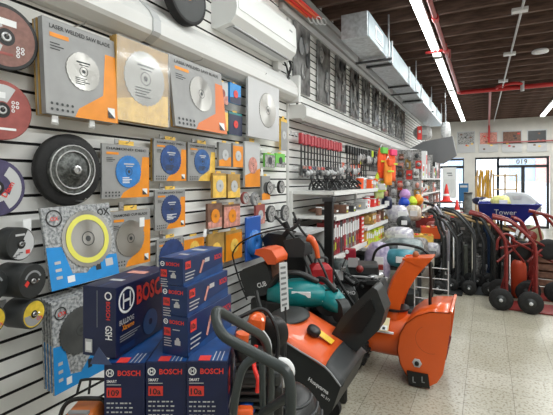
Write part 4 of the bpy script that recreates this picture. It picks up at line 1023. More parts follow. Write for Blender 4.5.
# ------------------------------------------------------------------ chainsaw at the lower left
c = P(84, 410, 1.25)
t = thing('chainsaw', 'orange chainsaw with a black front handle, lower left', 'chainsaw', (c.x, c.y, c.z), RZ); t.scale = (.6, .6, .6)
zc = 0
mrs = [[(-.07, -.10, zc - .13), (.09, -.10, zc - .13), (.09, .10, zc - .13), (-.07, .10, zc - .13)], [(-.075, -.10, zc - .03), (.09, -.10, zc - .03), (.09, .10, zc - .03), (-.075, .10, zc - .03)], [(-.055, -.07, zc + .025), (.075, -.07, zc + .03), (.075, .08, zc + .03), (-.055, .08, zc + .025)]]
m = MB(); m.hull(mrs, mat('saw_dark_orange', (.55, .15, .03), .4), smooth=False); m.build('engine_cover', t, bevel=.015, seg=3)
m = MB(); m.box((.01, -.075, zc + .031), (.10, .02, .012), grey); m.box((.02, -.104, zc - .01), (.07, .004, .02), lgrey); m.build('badge', t)
m = MB(); m.tube([(-.115, -.04, zc - .16), (-.11, -.04, zc - .06), (-.09, -.03, zc + .03), (-.04, -.02, zc + .065), (.06, -.02, zc + .07), (.10, 0, zc + .05), (.12, .02, zc - .02)], .011, black, n=10); m.build('front_handle', t)
m = MB(); m.tube([(-.05, .03, zc + .07), (-.045, .05, zc + .115), (-.03, .05, zc + .13), (.06, .05, zc + .135), (.11, .05, zc + .12), (.12, .03, zc + .05)], .007, black, n=8); m.cyl((.01, .05, zc + .13), (.015, .02, zc + .07), .006, black); m.build('hand_guard', t)
m = MB(); hh = (c.z - bz) / .6 - .13; m.box((.0, .0, -.13 - hh / 2), (.2, .16, hh), black); m.build('base', t, bevel=.005)
m = MB(); m.box((-.20, .02, zc - .12), (.3, .006, .06), steel); m.build('guide_bar', t, bevel=.002)

# ------------------------------------------------------------------ tube framed machine in the foreground
t = thing('tube_frame_machine', 'machine in a grey tubular cage beside the blue cartons', 'machine', (0, 0, 0))
q = [P(269, 450, 1.30), P(271, 372, 1.30), P(266, 338, 1.27), P(214, 308, 1.06), P(219, 334, 1.02), P(288, 371, .95), P(291, 390, .94), P(290, 450, .94)]
MB().tube(fillet(q, .05), .0132, tubeg, n=12, sm=0).build('main_hoop', t)
MB().tube(fillet([P(264, 353, 1.10), P(243, 364, 1.10), P(235, 395, 1.08), P(230, 450, 1.08)], .05), .0115, tubeg, n=12, sm=0).build('inner_hoop', t)
MB().tube([P(262, 362, 1.06), P(263, 450, 1.06)], .0085, tubeg, n=10, sm=0).build('upright', t)
MB().tube([P(262, 414, 1.05), P(275, 405, 1.0), P(289, 396, .945)], .011, tubeg, n=10, sm=4).build('cross_brace', t)
def blob(mb, c, r, m_, n=12, k=8): mb.sphere(c, r, m_, n, k)
m = MB(); c = P(252, 385, 1.45); m.at(c, rz=RZ); m.box((0, 0, -.12), (.22, .26, .36), black); m.box((.03, -.12, .09), (.15, .06, .05), charc); m.build('engine_block', t, bevel=.015)
m = MB()
for k_ in range(9): m.at(P(250, 352 + k_ * 7, 1.34), rz=RZ); m.box((0, 0, 0), (.09, .08, .008), dsteel)
m.build('cooling_fins', t)
m = MB(); m.M = Matrix.Translation(P(257, 323, 1.42)) @ Matrix.Rotation(RZ, 4, 'Z') @ Matrix.Rotation(.3, 4, 'Y') @ Matrix.Scale(.72, 4); m.hull([[(-.05, -.04, -.05), (.05, -.04, -.05), (.05, .05, -.05), (-.05, .05, -.05)], [(-.045, -.04, .02), (.035, -.04, .03), (.035, .05, .03), (-.045, .05, .02)], [(-.025, -.02, .05), (.02, -.02, .05), (.02, .03, .05), (-.025, .03, .05)]], orange, smooth=False); m.build('fuel_tank', t, bevel=.012)
m = MB(); m.cyl(P(243, 333, 1.3), P(241, 346, 1.3), .022, orange); m.cyl(P(241, 346, 1.3), P(245, 358, 1.3), .026, black); m.build('filter_cap', t)
m = MB(); m.tube([P(256, 345, 1.3), P(254, 365, 1.27), P(258, 380, 1.24), P(257, 392, 1.24)], .007, redb); m.build('red_hose', t)
m = MB(); m.tube([P(238, 318, 1.42), P(262, 309, 1.44), P(275, 325, 1.42), P(278, 350, 1.4), P(272, 372, 1.38)], .007, black); m.tube([P(262, 330, 1.4), P(270, 345, 1.38), P(268, 372, 1.36)], .006, lgrey); m.build('cables', t)
m = MB(); cc = P(280, 372, 1.5); m.at(cc, rz=RZ + .3); m.lathe([(.055, 0), (.055, .012), (.03, .016), (.005, .016)], pwhite, n=28); m.build('white_dial', t)
m = MB(); m.at(P(262, 408, 1.32), rz=RZ); m.sphere((-.05, 0, 0), (.03, .03, .025), mat('blue_cap', (.01, .10, .45), .4)); m.build('blue_cap', t)
m = MB(); m.at(P(245, 412, 1.25), rz=RZ); m.box((0, 0, 0), (.05, .04, .03), orange2); m.build('orange_knob', t, bevel=.01)
m = MB(); m.at(P(272, 330, 1.5), rz=RZ); m.lathe([(.05, 0), (.06, .01), (.06, .04), (.03, .05), (.01, .05)], black, n=24); m.build('recoil_cover', t)
# ribbed rubber cover behind the cage
cc = P(290, 407, 1.62)
t2 = thing('ribbed_cover', 'black ribbed plastic cover at the foot of the orange machine', 'cover', (cc.x, cc.y, 0), RZ)
m = MB(); m.sphere((0, .02, cc.z - .14), (.15, .18, .22), black, 24, 10, half=True); m.cyl((0, .02, 0.001), (0, .02, cc.z - .14), .145, black); m.build('shell', t2)
for k_ in range(6):
    m = MB(); z = cc.z - .12 + .032 * k_; rr = math.sqrt(max(0, 1 - ((z - cc.z + .14) / .22) ** 2)); m.tube([((.152 * rr) * math.cos(a), .02 + (.183 * rr) * math.sin(a), z) for a in [-PI + PI * i / 12 for i in range(13)]], .006, dgrey, n=6, sm=0); m.build('rib', t2)

# ------------------------------------------------------------------ orange floor machine with lettering
hq = thing('floor_machine', 'wedge-shaped orange and black machine with white side lettering', 'machine', (0, 0, 0))
yn = 2.03
A = onY(276, 336, yn); B = onY(325, 367, yn); C = onY(341, 386, yn); D_ = onY(332, 411, yn)
yf = 2.50
A2 = onY(314, 312, yf); B2 = onY(353, 350, yf)
off = Vector((0, yf - yn, 0))
E = Vector((A.x - .02, yn, .12)); G = Vector((D_.x - .12, yn, .12))
side = [A, B, C, D_, G, E]
m = MB(); m.prism([(p.x, p.z) for p in side], yn, yf, charc); m.build('body', hq, bevel=.012, seg=3)
tops = [(A + Vector((0, 0, .012))), (B + Vector((0, 0, .012)))]
# orange hood: slightly domed loft
def hood(a, b, n=9, lift=.035):
    rings = []
    for i in range(n):
        s_ = i / (n - 1); p = a.lerp(b, s_); ring = []
        for j in range(11):
            f = j / 10; w_ = math.sin(PI * f) ** .6
            ring.append((p.x, yn - .004 + (yf - yn + .008) * f, p.z + lift * w_ * (1 - .2 * s_)))
        rings.append(ring)
    return rings
m = MB(); rg = hood(A + Vector((-.03, 0, .018)), B)
n = 11; m.add([p for r_ in rg for p in r_], [(i * n + j, i * n + j + 1, (i + 1) * n + j + 1, (i + 1) * n + j) for i in range(len(rg) - 1) for j in range(n - 1)], orange2, True); m.build('hood', hq, solid=-.006)
m = MB(); rg = hood(B, C + Vector((0.01, 0, 0)), 5, .03)
m.add([p for r_ in rg for p in r_], [(i * n + j, i * n + j + 1, (i + 1) * n + j + 1, (i + 1) * n + j) for i in range(len(rg) - 1) for j in range(n - 1)], dgrey, True); m.build('nose_cover', hq, solid=-.006)
m = MB(); p = A.copy(); m.sphere((-1.10, 2.30, .655), (.12, .16, .04), charc, 20, 8, half=True); m.build('rear_cushion', hq)
pm = A.lerp(B, .42)
m = MB(); m.at((pm.x + .03, yn + .17, pm.z + .035), ry=.48); m.lathe([(.04, 0), (.042, .025), (.036, .034), (.005, .036)], black, n=20, axis='Z'); m.build('filler_cap', hq)
m = MB(); m.at((pm.x + .10, yn + .20, pm.z + .012), ry=.48); m.box((0, 0, 0), (.10, .06, .004), mat('tag_yellow', (.85, .55, .03), .4)); m.build('yellow_tag', hq, bevel=.001)
m = MB(); Lx = onY(309, 380, yn); ang = math.atan2(onY(325, 388, yn).z - Lx.z, onY(325, 388, yn).x - Lx.x)
m.at((Lx.x - .005, yn - .004, Lx.z + .0)); m.text('Husqvarna', 0, 0, 0, .022, pwhite, wmax=.125, rot=-.42, bold=.03); m.text('MS 371', .075, -.065, 0, .014, pwhite, wmax=.05, rot=-.42); m.build('lettering', hq)
pg = [onY(u, v, 2.34) for u, v in ((331, 335), (341, 318), (355, 303), (372, 287), (377, 290), (385, 311), (379, 330), (356, 352))]
m = MB(); m.prism([(p.x, p.z) for p in pg], 2.34, 2.50, charc); m.build('console', hq, bevel=.015, seg=3)
m = MB(); m.prism([(p.x * .985 + pg[0].x * .015, p.z) for p in [onY(u, v, 2.334) for u, v in ((340, 333), (358, 311), (372, 299), (376, 312), (362, 333))]], 2.332, 2.345, black); m.build('console_panel', hq, bevel=.004)
m = MB(); m.tube([A + Vector((0, -.006, .005)), A.lerp(B, .5) + Vector((0, -.008, 0.004)), B + Vector((0, -.006, .004)), C + Vector((0, -.004, 0))], .005, grey, n=6, sm=3); m.build('edge_trim', hq)
for x in (A.x + .05, B.x - .12):
    for yy in (yn + .06, yf - .06):
        m = MB(); m.cyl((x, yy - .02, .07), (x, yy + .02, .07), .07, blackr, n=20); m.build('wheel', hq)
m = MB(); m.tube([(A.x - .03, yn + .05, .5), (A.x - .10, yn + .02, .72), (A.x - .16, yn + .05, .85)], .012, black); m.build('control_arm', hq)

# ------------------------------------------------------------------ snow blower
sb = thing('snow_blower', 'orange two-stage snow blower with tall chute beside the aisle', 'snow blower', (0, 0, 0))
yn = 3.09; wv = .46
pts = [(397, 350), (399, 335), (405, 324), (416, 316), (430, 312), (451, 313), (450, 330), (447, 352), (443, 374), (437, 383), (428, 387), (415, 383), (406, 375), (400, 364)]
pl = [onY(u, v, yn) for u, v in pts]
poly = [(p.x, max(.012, p.z)) for p in pl]
m = MB(); m.prism(poly, yn, yn + .012, orange); m.build('side_plate', sb, bevel=.003)
m = MB(); m.prism(poly, yn + wv - .012, yn + wv, orange); m.build('side_plate', sb, bevel=.003)
# curved back shell between plates (open towards +x)
shell = [p for p in poly[:6]]; shell = poly[9:14][::1]; arc = [poly[10], poly[11], poly[12], poly[13], poly[0], poly[1], poly[2], poly[3], poly[4], poly[5]]
m = MB(); k = len(arc); m.add([(p[0], yn, p[1]) for p in arc] + [(p[0], yn + wv, p[1]) for p in arc], [(i, i + 1, i + 1 + k, i + k) for i in range(k - 1)], orange, True); m.build('auger_housing', sb, solid=.006)
fx = poly[5][0]; 
m = MB(); m.box((fx, yn + wv / 2, poly[5][1] + .004), (.02, wv + .02, .02), orange); m.build('front_lip', sb, bevel=.004)
cx = sum(p[0] for p in poly) / len(poly) + .0; cz_ = .26
m = MB(); m.cyl((cx, yn + .02, cz_), (cx, yn + wv - .02, cz_), .015, dsteel)
for s_ in range(2):
    hpts = []
    for i in range(33):
        a = i / 32 * 4 * PI; yy = yn + .03 + s_ * .22 + i / 32 * .18
        hpts.append((cx + .15 * math.cos(a), yy, cz_ + .15 * math.sin(a)))
    m.tube(hpts, .012, redm, n=6, sm=0)
m.build('auger', sb)
hb = onY(417, 363, yn)
m = MB(); m.at((hb.x, yn - .001, hb.z)); m.lathe([(.035, 0), (.033, .005), (.02, .007)], lgrey, n=6, smooth=False); m.lathe([(.016, .007), (.016, .016), (.004, .018)], black, n=12); m.build('bearing_plate', sb)
sk = [onY(u, v, yn) for u, v in ((407, 370), (428, 374), (430, 388), (409, 384))]
m = MB(); m.prism([(p.x, max(.004, p.z)) for p in sk], yn - .014, yn - .001, black)
for u in (413, 422):
    p = onY(u, 379, yn - .015); m.box((p.x, yn - .015, p.z), (.007, .003, .035), grey); m.box((p.x + .008, yn - .015, p.z - .022), (.022, .003, .006), grey)
m.build('skid_shoe', sb, bevel=.004)
rg_c = onY(430, 340, yn)
m = MB(); m.at((rg_c.x, yn - .0005, rg_c.z)); m.annulus((0, 0, 0), .098, .101, mat('orange_edge', (.45, .06, .01), .4), 24, R(120), R(290)); m.build('embossed_arc', sb)
# impeller drum behind the housing
d0_ = onY(374, 335, yn + .2); 
m = MB(); xc0, xc1 = -.86, cx - .12
m.cyl((xc0, yn + wv / 2, .28), (xc1, yn + wv / 2, .28), .165, orange, n=32)
m.cyl((xc0 - .02, yn + wv / 2, .28), (xc0, yn + wv / 2, .28), .185, orange, n=32); m.build('impeller_drum', sb, bevel=.004)
m = MB(); p = (-.70, yn + wv / 2 - .17, .40); m.at(p, rx=-.75, rz=0); m.box((0, 0, 0), (.07, .003, .11), mat('label_cream', (.75, .65, .4), .5)); m.box((.0, -.003, -.03), (.05, .003, .04), pwhite); m.box((0, -.004, -.035), (.02, .003, .02), pblack); m.build('warning_label', sb)
m = MB(); m.box((-.70, yn + wv / 2 - .18, .345), (.14, .02, .012), pwhite); m.build('bracket', sb)
# chute
yc = yn + wv / 2
def chp(u, v): 
    p = onY(u, v, yc); return (p.x, p.z)
left = [chp(387, 312), chp(387, 300), chp(389, 288), chp(394, 276), chp(401, 265), chp(406, 256)]
right = [chp(401, 312), chp(403, 302), chp(407, 292), chp(413, 282), chp(421, 271), chp(434, 257)]
m = MB(); vsl = []
w1, w2 = .085, .075
for i, (l, r_) in enumerate(zip(left, right)):
    hw = w1 + (w2 - w1) * i / 5
    # U channel : back sheet (left), two cheeks; open to the right
    vsl += [(r_[0], yc - hw, r_[1]), (l[0] + .02, yc - hw, l[1]), (l[0], yc - hw * .4, l[1]), (l[0], yc + hw * .4, l[1]), (l[0] + .02, yc + hw, l[1]), (r_[0], yc + hw, r_[1])]
m.add(vsl, [(i * 6 + j, i * 6 + j + 1, (i + 1) * 6 + j + 1, (i + 1) * 6 + j) for i in range(5) for j in range(5)], orange, False); m.build('chute', sb, solid=.005)
tl, tr = chp(404, 257), chp(434, 256); tr2 = chp(432, 263)
m = MB(); m.add([(tl[0], yc - .085, tl[1]), (tr[0], yc - .085, tr[1]), (tr[0], yc + .085, tr[1]), (tl[0], yc + .085, tl[1]), (tr2[0] - .05, yc - .085, tr2[1] - .03), (tr2[0] - .05, yc + .085, tr2[1] - .03)], [(0, 1, 2, 3), (0, 4, 1), (3, 2, 5)], orange); m.build('deflector', sb, solid=.006)
m = MB(); m.sphere((tl[0] + .09, yc, tl[1] + .025), (.025, .03, .03), mat('knob_brown', (.35, .10, .03), .4)); m.build('chute_knob', sb)
m = MB(); m.cyl((left[0][0] + .06, yc, .42), (left[0][0] + .06, yc, .49), .10, orange, n=28); m.cyl((left[0][0] + .06, yc, .485), (left[0][0] + .06, yc, .50), .115, black, n=28); m.build('chute_ring', sb)
m = MB(); m.tube([onY(431, 322, yc), onY(430, 300, yc), onY(431, 285, yc), onY(430, 262, yc - .05)], .012, black); m.build('chute_crank', sb)
# engine cover and tracks
e = [onY(u, v, yn + .05) for u, v in ((330, 335), (346, 314), (373, 286), (384, 311), (379, 330), (356, 352))]
m = MB(); m.prism([(p.x, p.z) for p in e], yn + .05, yn + wv - .02, charc); m.build('engine_cover', sb, bevel=.02, seg=3)
m = MB(); p = onY(371, 330, yn); m.box((p.x, yn + .25, .38), (.12, .3, .22), black); m.build('gearbox', sb, bevel=.015)
for yy in (yn + .02, yn + wv - .07):
    p = onY(355, 350, yn)
    m = MB(); m.lathe([(.09, 0), (.165, .005), (.175, .02), (.175, .07), (.165, .085), (.09, .09)], blackr, n=28, c=(-1.0, yy + .08, .178)); 
    for i in range(20): a = 2 * PI * i / 20; m.box((-1.0 + .176 * math.cos(a), yy + .035, .178 + .176 * math.sin(a)), (.018, .08, .018), blackr)
    m.build('wheel', sb)
    m = MB(); m.lathe([(.09, 0), (.09, .02), (.02, .03)], lgrey, n=20, c=(-1.0, yy - .005, .178)); m.build('rim', sb)
for s_ in (0, 1):
    yy = yn + .06 + s_ * (wv - .12)
    m = MB(); m.tube([(-1.02, yy, .38), (-1.18, yy, .60), (-1.36, yy, .92), (-1.44, yy, .96)], .014, black, n=8); m.build('handlebar', sb)

# ------------------------------------------------------------------ hoop-handled mower behind the snow blower
hm = thing('lawn_mower', 'mower with a black hoop handle behind the snow blower chute', 'mower', (0, 0, 0))
yh = 4.1
hp = [onY(u, v, yh) for u, v in ((374, 300), (372, 275), (374, 255), (381, 247), (395, 244), (412, 246), (425, 251), (431, 262), (433, 285), (429, 310))]
MB().tube(hp, .014, black, n=10, sm=5).build('hoop_handle', hm)
m = MB(); m.box((-.75, yh + .25, .16), (.55, .45, .16), charc); m.build('deck', hm, bevel=.04, seg=3)
m = MB(); m.cyl((-.75, yh + .25, .24), (-.75, yh + .25, .36), .13, black, n=24); m.build('engine', hm, bevel=.01)
for x in (-1.0, -.5):
    for yy in (yh + .02, yh + .48):
        MB().cyl((x, yy - .02, .09), (x, yy + .02, .09), .09, blackr, n=20).build('wheel', hm)
m = MB()
for q_ in range(4):
    z = .38 + .1 * q_; m.cyl((-.62, yh - .02, z), (-.32, yh - .02, z), .006, lgrey, n=6)
for x in (-.62, -.47, -.32): m.cyl((x, yh - .02, .1), (x, yh - .02, .75), .006, lgrey, n=6)
o = m.build('wire_basket', hm)

# ------------------------------------------------------------------ machines in the middle by the wall
# grass-bag machine with orange control
gb = thing('garden_machine', 'black bag machine with orange hood and thin wire handle by the wall', 'machine', (0, 0, 0))
yb_ = 2.55
def L(u, v, Y=yb_): return onY(u, v, Y)
m = MB(); pg = [L(239, 274), L(243, 269), L(262, 262), L(267, 266), L(273, 292), L(262, 296), L(246, 296)]
m.prism([(p.x, p.z) for p in pg], yb_, yb_ + .28, charc); m.build('bag', gb, bevel=.02, seg=3)
m = MB(); m.at(); p = L(258, 288); m.text('CUB', p.x, p.z, yb_ - .002, .035, pwhite, wmax=.08, rot=.35); m.build('lettering', gb)
m = MB(); m.tube([L(247, 300), L(240, 282), L(234, 262), L(233, 253), L(239, 244), L(249, 238), L(262, 233), L(283, 229), L(296, 232)], .006, black, n=8); m.build('wire_handle', gb)
m = MB(); pg = [L(256, 254), L(257, 249), L(266, 248), L(273, 250), L(278, 258), L(277, 264), L(269, 264), L(264, 257)]
m.prism([(p.x, p.z) for p in pg], yb_ - .02, yb_ + .16, orange2); m.build('orange_hood', gb, bevel=.015, seg=3)
m = MB(); m.prism([(p.x, p.z) for p in [L(268, 264), L(277, 264), L(278, 300), L(272, 300)]], yb_ + .04, yb_ + .12, brown); m.build('neck', gb, bevel=.01)
m = MB(); m.box((L(262, 300).x, yb_ + .14, .32), (.22, .26, .64), black); m.build('lower_body', gb, bevel=.02)
# console machine
cm = thing('garden_machine', 'machine with a black console and orange grip in front of the shelf post', 'machine', (0, 0, 0))
yc_ = 2.95
def L2(u, v, Y=yc_): return onY(u, v, Y)
m = MB(); m.prism([(p.x, p.z) for p in [L2(262, 238), L2(268, 233), L2(285, 235), L2(288, 250), L2(276, 251), L2(264, 246)]], yc_, yc_ + .18, black); m.build('console', cm, bevel=.015)
m = MB(); m.prism([(p.x, p.z) for p in [L2(284, 240), L2(300, 237), L2(306, 243), L2(305, 257), L2(290, 257)]], yc_ - .02, yc_ + .15, dgrey); m.build('motor_case', cm, bevel=.02)
m = MB(); m.tube([L2(308, 238), L2(312, 240), L2(316, 248), L2(318, 258)], lambda f: .032 - .014 * f, orange2, n=12); m.build('orange_grip', cm)
m = MB(); m.tube([L2(275, 216), L2(284, 226), L2(296, 240)], .010, black); m.tube([L2(293, 212), L2(300, 228), L2(310, 240)], .010, black); m.tube([L2(262, 236), L2(250, 241), L2(246, 250)], .02, black); m.build('handles', cm)
m = MB(); m.tube([L2(303, 255), L2(309, 270), L2(314, 290), L2(318, 330)], .013, dsteel); m.tube([L2(318, 258), L2(326, 275), L2(334, 300)], .010, dsteel); m.build('stem', cm)
m = MB(); m.box((L2(312, 300).x, yc_ + .1, .15), (.35, .3, .30), black); m.build('base', cm, bevel=.02)
m = MB(); m.tube([L2(285, 222), L2(288, 230), L2(284, 236)], .022, blackr); m.tube([L2(300, 219), L2(296, 226), L2(290, 230)], .015, dgrey); m.build('cable_bundle', cm)
# hanging white price strip
t = thing('price_strip', 'tall white price card standing between the garden machines', 'price card', (0, 0, 0))
m = MB(); a = P(279, 263, 2.2); b_ = P(287, 262, 2.2); c_ = P(289, 309, 2.2); d_ = P(281, 312, 2.2)
m.add([d_, c_, b_, a], [(0, 1, 2, 3)], pwhite); m.build('card', t, solid=.002)
m = MB()
for k_ in range(8):
    s_ = .08 + .11 * k_; p0 = a.lerp(d_, s_).lerp(b_.lerp(c_, s_), .15); p1 = a.lerp(d_, s_).lerp(b_.lerp(c_, s_), .8); q0 = p0 + Vector((0, 0, -.012)); q1 = p1 + Vector((0, 0, -.012)); o_ = Vector((.461, -.887, 0)) * .003
    m.add([q0 + o_, q1 + o_, p1 + o_, p0 + o_], [(0, 1, 2, 3)], grey)
m.build('printed_lines', t)
m = MB(); q0 = c_.lerp(d_, .5); m.cyl((q0.x, q0.y + .006, 0), (q0.x, q0.y + .006, q0.z + .02), .008, dsteel, n=8); m.build('stand', t)
# white cabinet
t = thing('metal_cabinet', 'open white metal cabinet behind the console machine', 'cabinet', (-1.78, 3.25, 0))
m = MB(); m.box((.02, .2, .52), (.03, .45, 1.04), white); m.box((.2, -.01, .52), (.36, .02, 1.04), black) ; m.box((.04, -.02, .52), (.10, .02, 1.04), lgrey); m.box((.2, .2, 1.04), (.4, .45, .025), lgrey); m.box((.2, .42, .52), (.4, .02, 1.04), white); m.build('body', t)
# red jerry can
c = P(320, 274, 3.3)
t = thing('fuel_can', 'red fuel can behind the teal tools', 'can', c, .6)
m = MB(); m.hull([[(-.09, -.07, -.09), (.09, -.07, -.09), (.09, .07, -.09), (-.09, .07, -.09)], [(-.09, -.07, .05), (.09, -.07, .05), (.09, .07, .05), (-.09, .07, .05)], [(-.05, -.04, .09), (.06, -.04, .09), (.06, .04, .09), (-.05, .04, .09)]], mat('can_red', (.40, .01, .015), .4), smooth=False); m.build('body', t, bevel=.012)
m = MB(); m.tube([(-.04, 0, .09), (-.03, 0, .13), (.05, 0, .13), (.06, 0, .09)], .010, dgrey); m.build('handle', t)
t = thing('work_stand', 'low black stand carrying the fuel can and teal saws', 'stand', (c.x + .05, c.y - .08, 0), .45)
m = MB(); m.box((.0, 0, .40), (.24, .50, .03), black); m.build('platform', t)
for x in (-.1, .1):
    for yy in (-.22, .22): MB().box((x, yy, .195), (.03, .03, .385), black).build('leg', t)
m = MB(); m.box((0, 0, .54), (.22, .3, .25), black); m.build('case', t, bevel=.01)
# teal tools
def teal_saw(label, u, v, t_, rz, s=1.0):
    c = P(u, v, t_); t = thing('cut_off_saw', label, 'power tool', c, rz, 'teal power tools')
    t.scale = (s, s, s)
    m = MB(); n = 14; rings = []
    for j in range(9):
        f = j / 8; x = -.17 + .34 * f; q = math.sin(PI * (.12 + .76 * f)) ** .7
        rings.append([(x, .085 * q * math.cos(2 * PI * i / n), .075 * q * math.sin(2 * PI * i / n) + .02 * math.sin(PI * f)) for i in range(n)])
    m.hull(rings[::-1], teal); m.build('housing', t)
    m = MB(); m.tube([(-.16, 0, .04), (-.10, -.02, .11), (.0, -.02, .125), (.10, 0, .08)], .018, black, n=10); m.build('handle', t)
    m = MB(); m.box((.02, -.075, .03), (.10, .01, .03), pwhite); m.box((-.05, -.065, .05), (.05, .01, .02), plgrey); m.build('badge', t, bevel=.002)
    m = MB(); m.cyl((.16, -.03, -.02), (.16, .03, -.02), .07, charc, n=24); m.build('guard', t, bevel=.005)
    m = MB(); m.box((-.13, 0, -.06), (.09, .10, .07), black); m.build('battery', t, bevel=.01)
teal_saw('teal power saw lying behind the orange hood, left of the pair', 299, 296, 2.85, .3, 1.3)
teal_saw('teal power saw pointing down to the right, right of the pair', 328, 300, 2.85, -.7, 1.1)
t = thing('tool_case', 'black case under the two teal saws', 'case', (P(312, 306, 2.9).x, P(312, 306, 2.9).y, 0), .3)
m = MB(); m.box((0, 0, .27), (.5, .28, .54), black); m.build('body', t, bevel=.02)
m = MB(); m.tube([(-.08, -.14, .45), (-.07, -.18, .46), (.07, -.18, .46), (.08, -.14, .45)], .01, grey); m.build('handle', t)

# petrol engine cluster
eg = thing('petrol_engine_unit', 'black and silver petrol engine with white lettering behind the snow blower', 'engine', (P(355, 290, 3.95).x, P(355, 290, 3.95).y, 0), .3)
m = MB(); m.box((0, 0, .30), (.50, .42, .60), black); m.build('block', eg, bevel=.03)
m = MB(); m.lathe([(.12, 0), (.13, .01), (.13, .05), (.09, .07), (.02, .07)], charc, n=28, c=(-.10, -.21, .42)); m.build('recoil_starter', eg)
m = MB(); m.box((.05, -.02, .66), (.34, .26, .10), charc); m.build('air_filter', eg, bevel=.02)
m = MB(); m.text('OPHO', -.12, .47, -.285, .035, pwhite, wmax=.12); m.box((-.05, -.24, .37), (.09, .05, .07), lgrey); m.box((.05, -.24, .33), (.06, .06, .05), hyel); m.box((-.08, -.24, .22), (.05, .06, .05), lgrey); m.build('fittings', eg, bevel=.004)
m = MB(); m.cyl((.12, -.22, .60), (.24, -.05, .60), .035, steel, n=16); m.cyl((-.2, -.1, .60), (.2, -.24, .62), .01, lgrey); m.build('muffler', eg)
m = MB(); m.at((-.02, -.18, .74), rx=.15); m.box((0, 0, 0), (.09, .003, .09), plgrey); m.build('tag', eg)
m = MB()
for k_ in range(6):
    rr = random.Random(k_ + 40); a = Vector((rr.uniform(-.25, .25), -.2, rr.uniform(.3, .6))); m.tube([a, a + Vector((rr.uniform(-.1, .1), -.05, .12)), a + Vector((rr.uniform(-.15, .15), -.02, .22))], .006, [black, dgrey, lgrey][k_ % 3])
m.build('hoses', eg)
rr = random.Random(31)
for k_ in range(22):
    m = MB(); c = (rr.uniform(-.30, .28), rr.uniform(-.30, -.18), rr.uniform(.15, .72)); mt = [black, dgrey, lgrey, charc, steel, redm, black, plgrey][k_ % 8]
    if k_ % 3 == 0: m.cyl(c, (c[0] + rr.uniform(-.08, .08), c[1] - .02, c[2] + rr.uniform(-.06, .06)), rr.uniform(.01, .03), mt, n=10)
    elif k_ % 3 == 1: m.box(c, (rr.uniform(.03, .09), .04, rr.uniform(.02, .07)), mt)
    else: m.sphere(c, rr.uniform(.015, .04), mt, 10, 6)
    m.build(['fitting', 'bracket', 'knob'][k_ % 3], eg)
bag('dark bundled cover above the petrol engine', 339, 272, 3.9, (.13, .12, .13), mat('dkgr', (.03, .04, .04), .5, noise=.6, scale=18))
t = thing('red_bracket', 'small crimson part under the white shelf edge', 'part', P(350, 256, 4.2), .3)
m = MB(); m.box((0, 0, 0), (.12, .06, .16), mat('crimson', (.45, .01, .05), .4)); m.build('body', t, bevel=.01)
m = MB(); m.cyl((-.03, -.03, .05), (-.03, -.05, .05), .02, pwhite, n=12); m.build('knob', t)
# shelf post (black) in front
m = MB(); a = P(329, 205, 3.55); m.box((a.x, a.y, .66), (.075, .05, 1.32), black); m.box((a.x, a.y, 1.34), (.10, .08, .04), dgrey); m.box((a.x, a.y, .01), (.2, .2, .02), black); m.build('stand_post', label='black upright post in front of the red boxes', cat='post', bevel=.004)

# ------------------------------------------------------------------ hand trucks
def hand_truck(label, x, y, rz, col, wheel_r=.127, H=1.22, lean=0.0, reach=None, gr='hand trucks', cargo=None, nm='hand_truck', rimm=lgrey):
    t = thing(nm, label, 'hand truck', (x, y, 0), rz, gr); t.rotation_euler = (0, lean, rz)
    W = .17; rc = reach if reach is not None else (.27 if col is redm else .20)
    m = MB()
    for s in (-1, 1): m.tube([(0.03, s * W, .04), (.03, s * W, .4), (.025, s * W, H * .66), (-.02, s * W, H * .78), (-.02 - .55 * rc, s * (W - .01), H - .05), (-.02 - rc, s * (W - .02), H)], .017, col, n=8)
    m.build('side_rail', t)
    m = MB()
    for z in (.22, .48, .74): m.cyl((.03, -W, z), (.03, W, z), .011, col, n=8)
    m.tube([(.03, -.05, .1), (.03, -.05, .75)], .010, col, sm=0); m.tube([(.03, .05, .1), (.03, .05, .75)], .010, col, sm=0)
    m.build('cross_bar', t)
    m = MB(); m.box((.14, 0, .012), (.24, .40, .012), col); m.build('toe_plate', t)
    for s in (-1, 1):
        m = MB(); m.lathe([(wheel_r * .55, 0), (wheel_r * .93, .004), (wheel_r, .018), (wheel_r, .04), (wheel_r * .93, .054), (wheel_r * .55, .058)], blackr, n=28, c=(-.03, s * (W + .07) + .029, wheel_r)); 
        wo = m.build('wheel', t)
        m = MB(); m.lathe([(wheel_r * .58, 0), (wheel_r * .5, .008), (wheel_r * .22, .012), (wheel_r * .2, .03), (.004, .032)], charc, n=20, c=(-.03, s * (W + .07) - .02, wheel_r)); m.lathe([(wheel_r * .17, .0), (wheel_r * .15, .012), (.002, .013)], rimm, n=12, c=(-.03, s * (W + .07) - .045, wheel_r)); m.build('rim', wo)
    m = MB(); m.cyl((-.03, -W - .09, wheel_r), (-.03, W + .09, wheel_r), .009, dsteel)
    for s in (-1, 1): m.tube([(-.03, s * .15, wheel_r), (.03, s * .15, .36)], .009, col, sm=0); m.tube([(-.03, s * .15, wheel_r), (.03, s * .15, .10)], .009, col, sm=0)
    m.build('axle', t)
    for s in (-1, 1): MB().tube([(-.02 - rc * .75, s * (W - .015), H - .02), (-.02 - rc, s * (W - .02), H), (-.07 - rc, s * (W - .02), H + .01)], .021, blackr if col is not redm else redm, n=8).build('grip', t)
    return t
def wheel_at(u, v, r):
    """ground point of the axle for a wheel whose side faces the camera"""
    p = onZ(u, v, 0); return p
p1 = onZ(501, 311, 0); p2 = onZ(531, 315, 0)
W_ = .24
hand_truck('red hand truck with black tyres, left of the red ones', p1.x + .03, p1.y + W_ + .03, 0, redm, H=1.10, reach=.30)
hand_truck('red hand truck with black tyres, middle of the red ones', p2.x + .03, p2.y + W_ + .03, 0, redm, H=1.06, reach=.34)
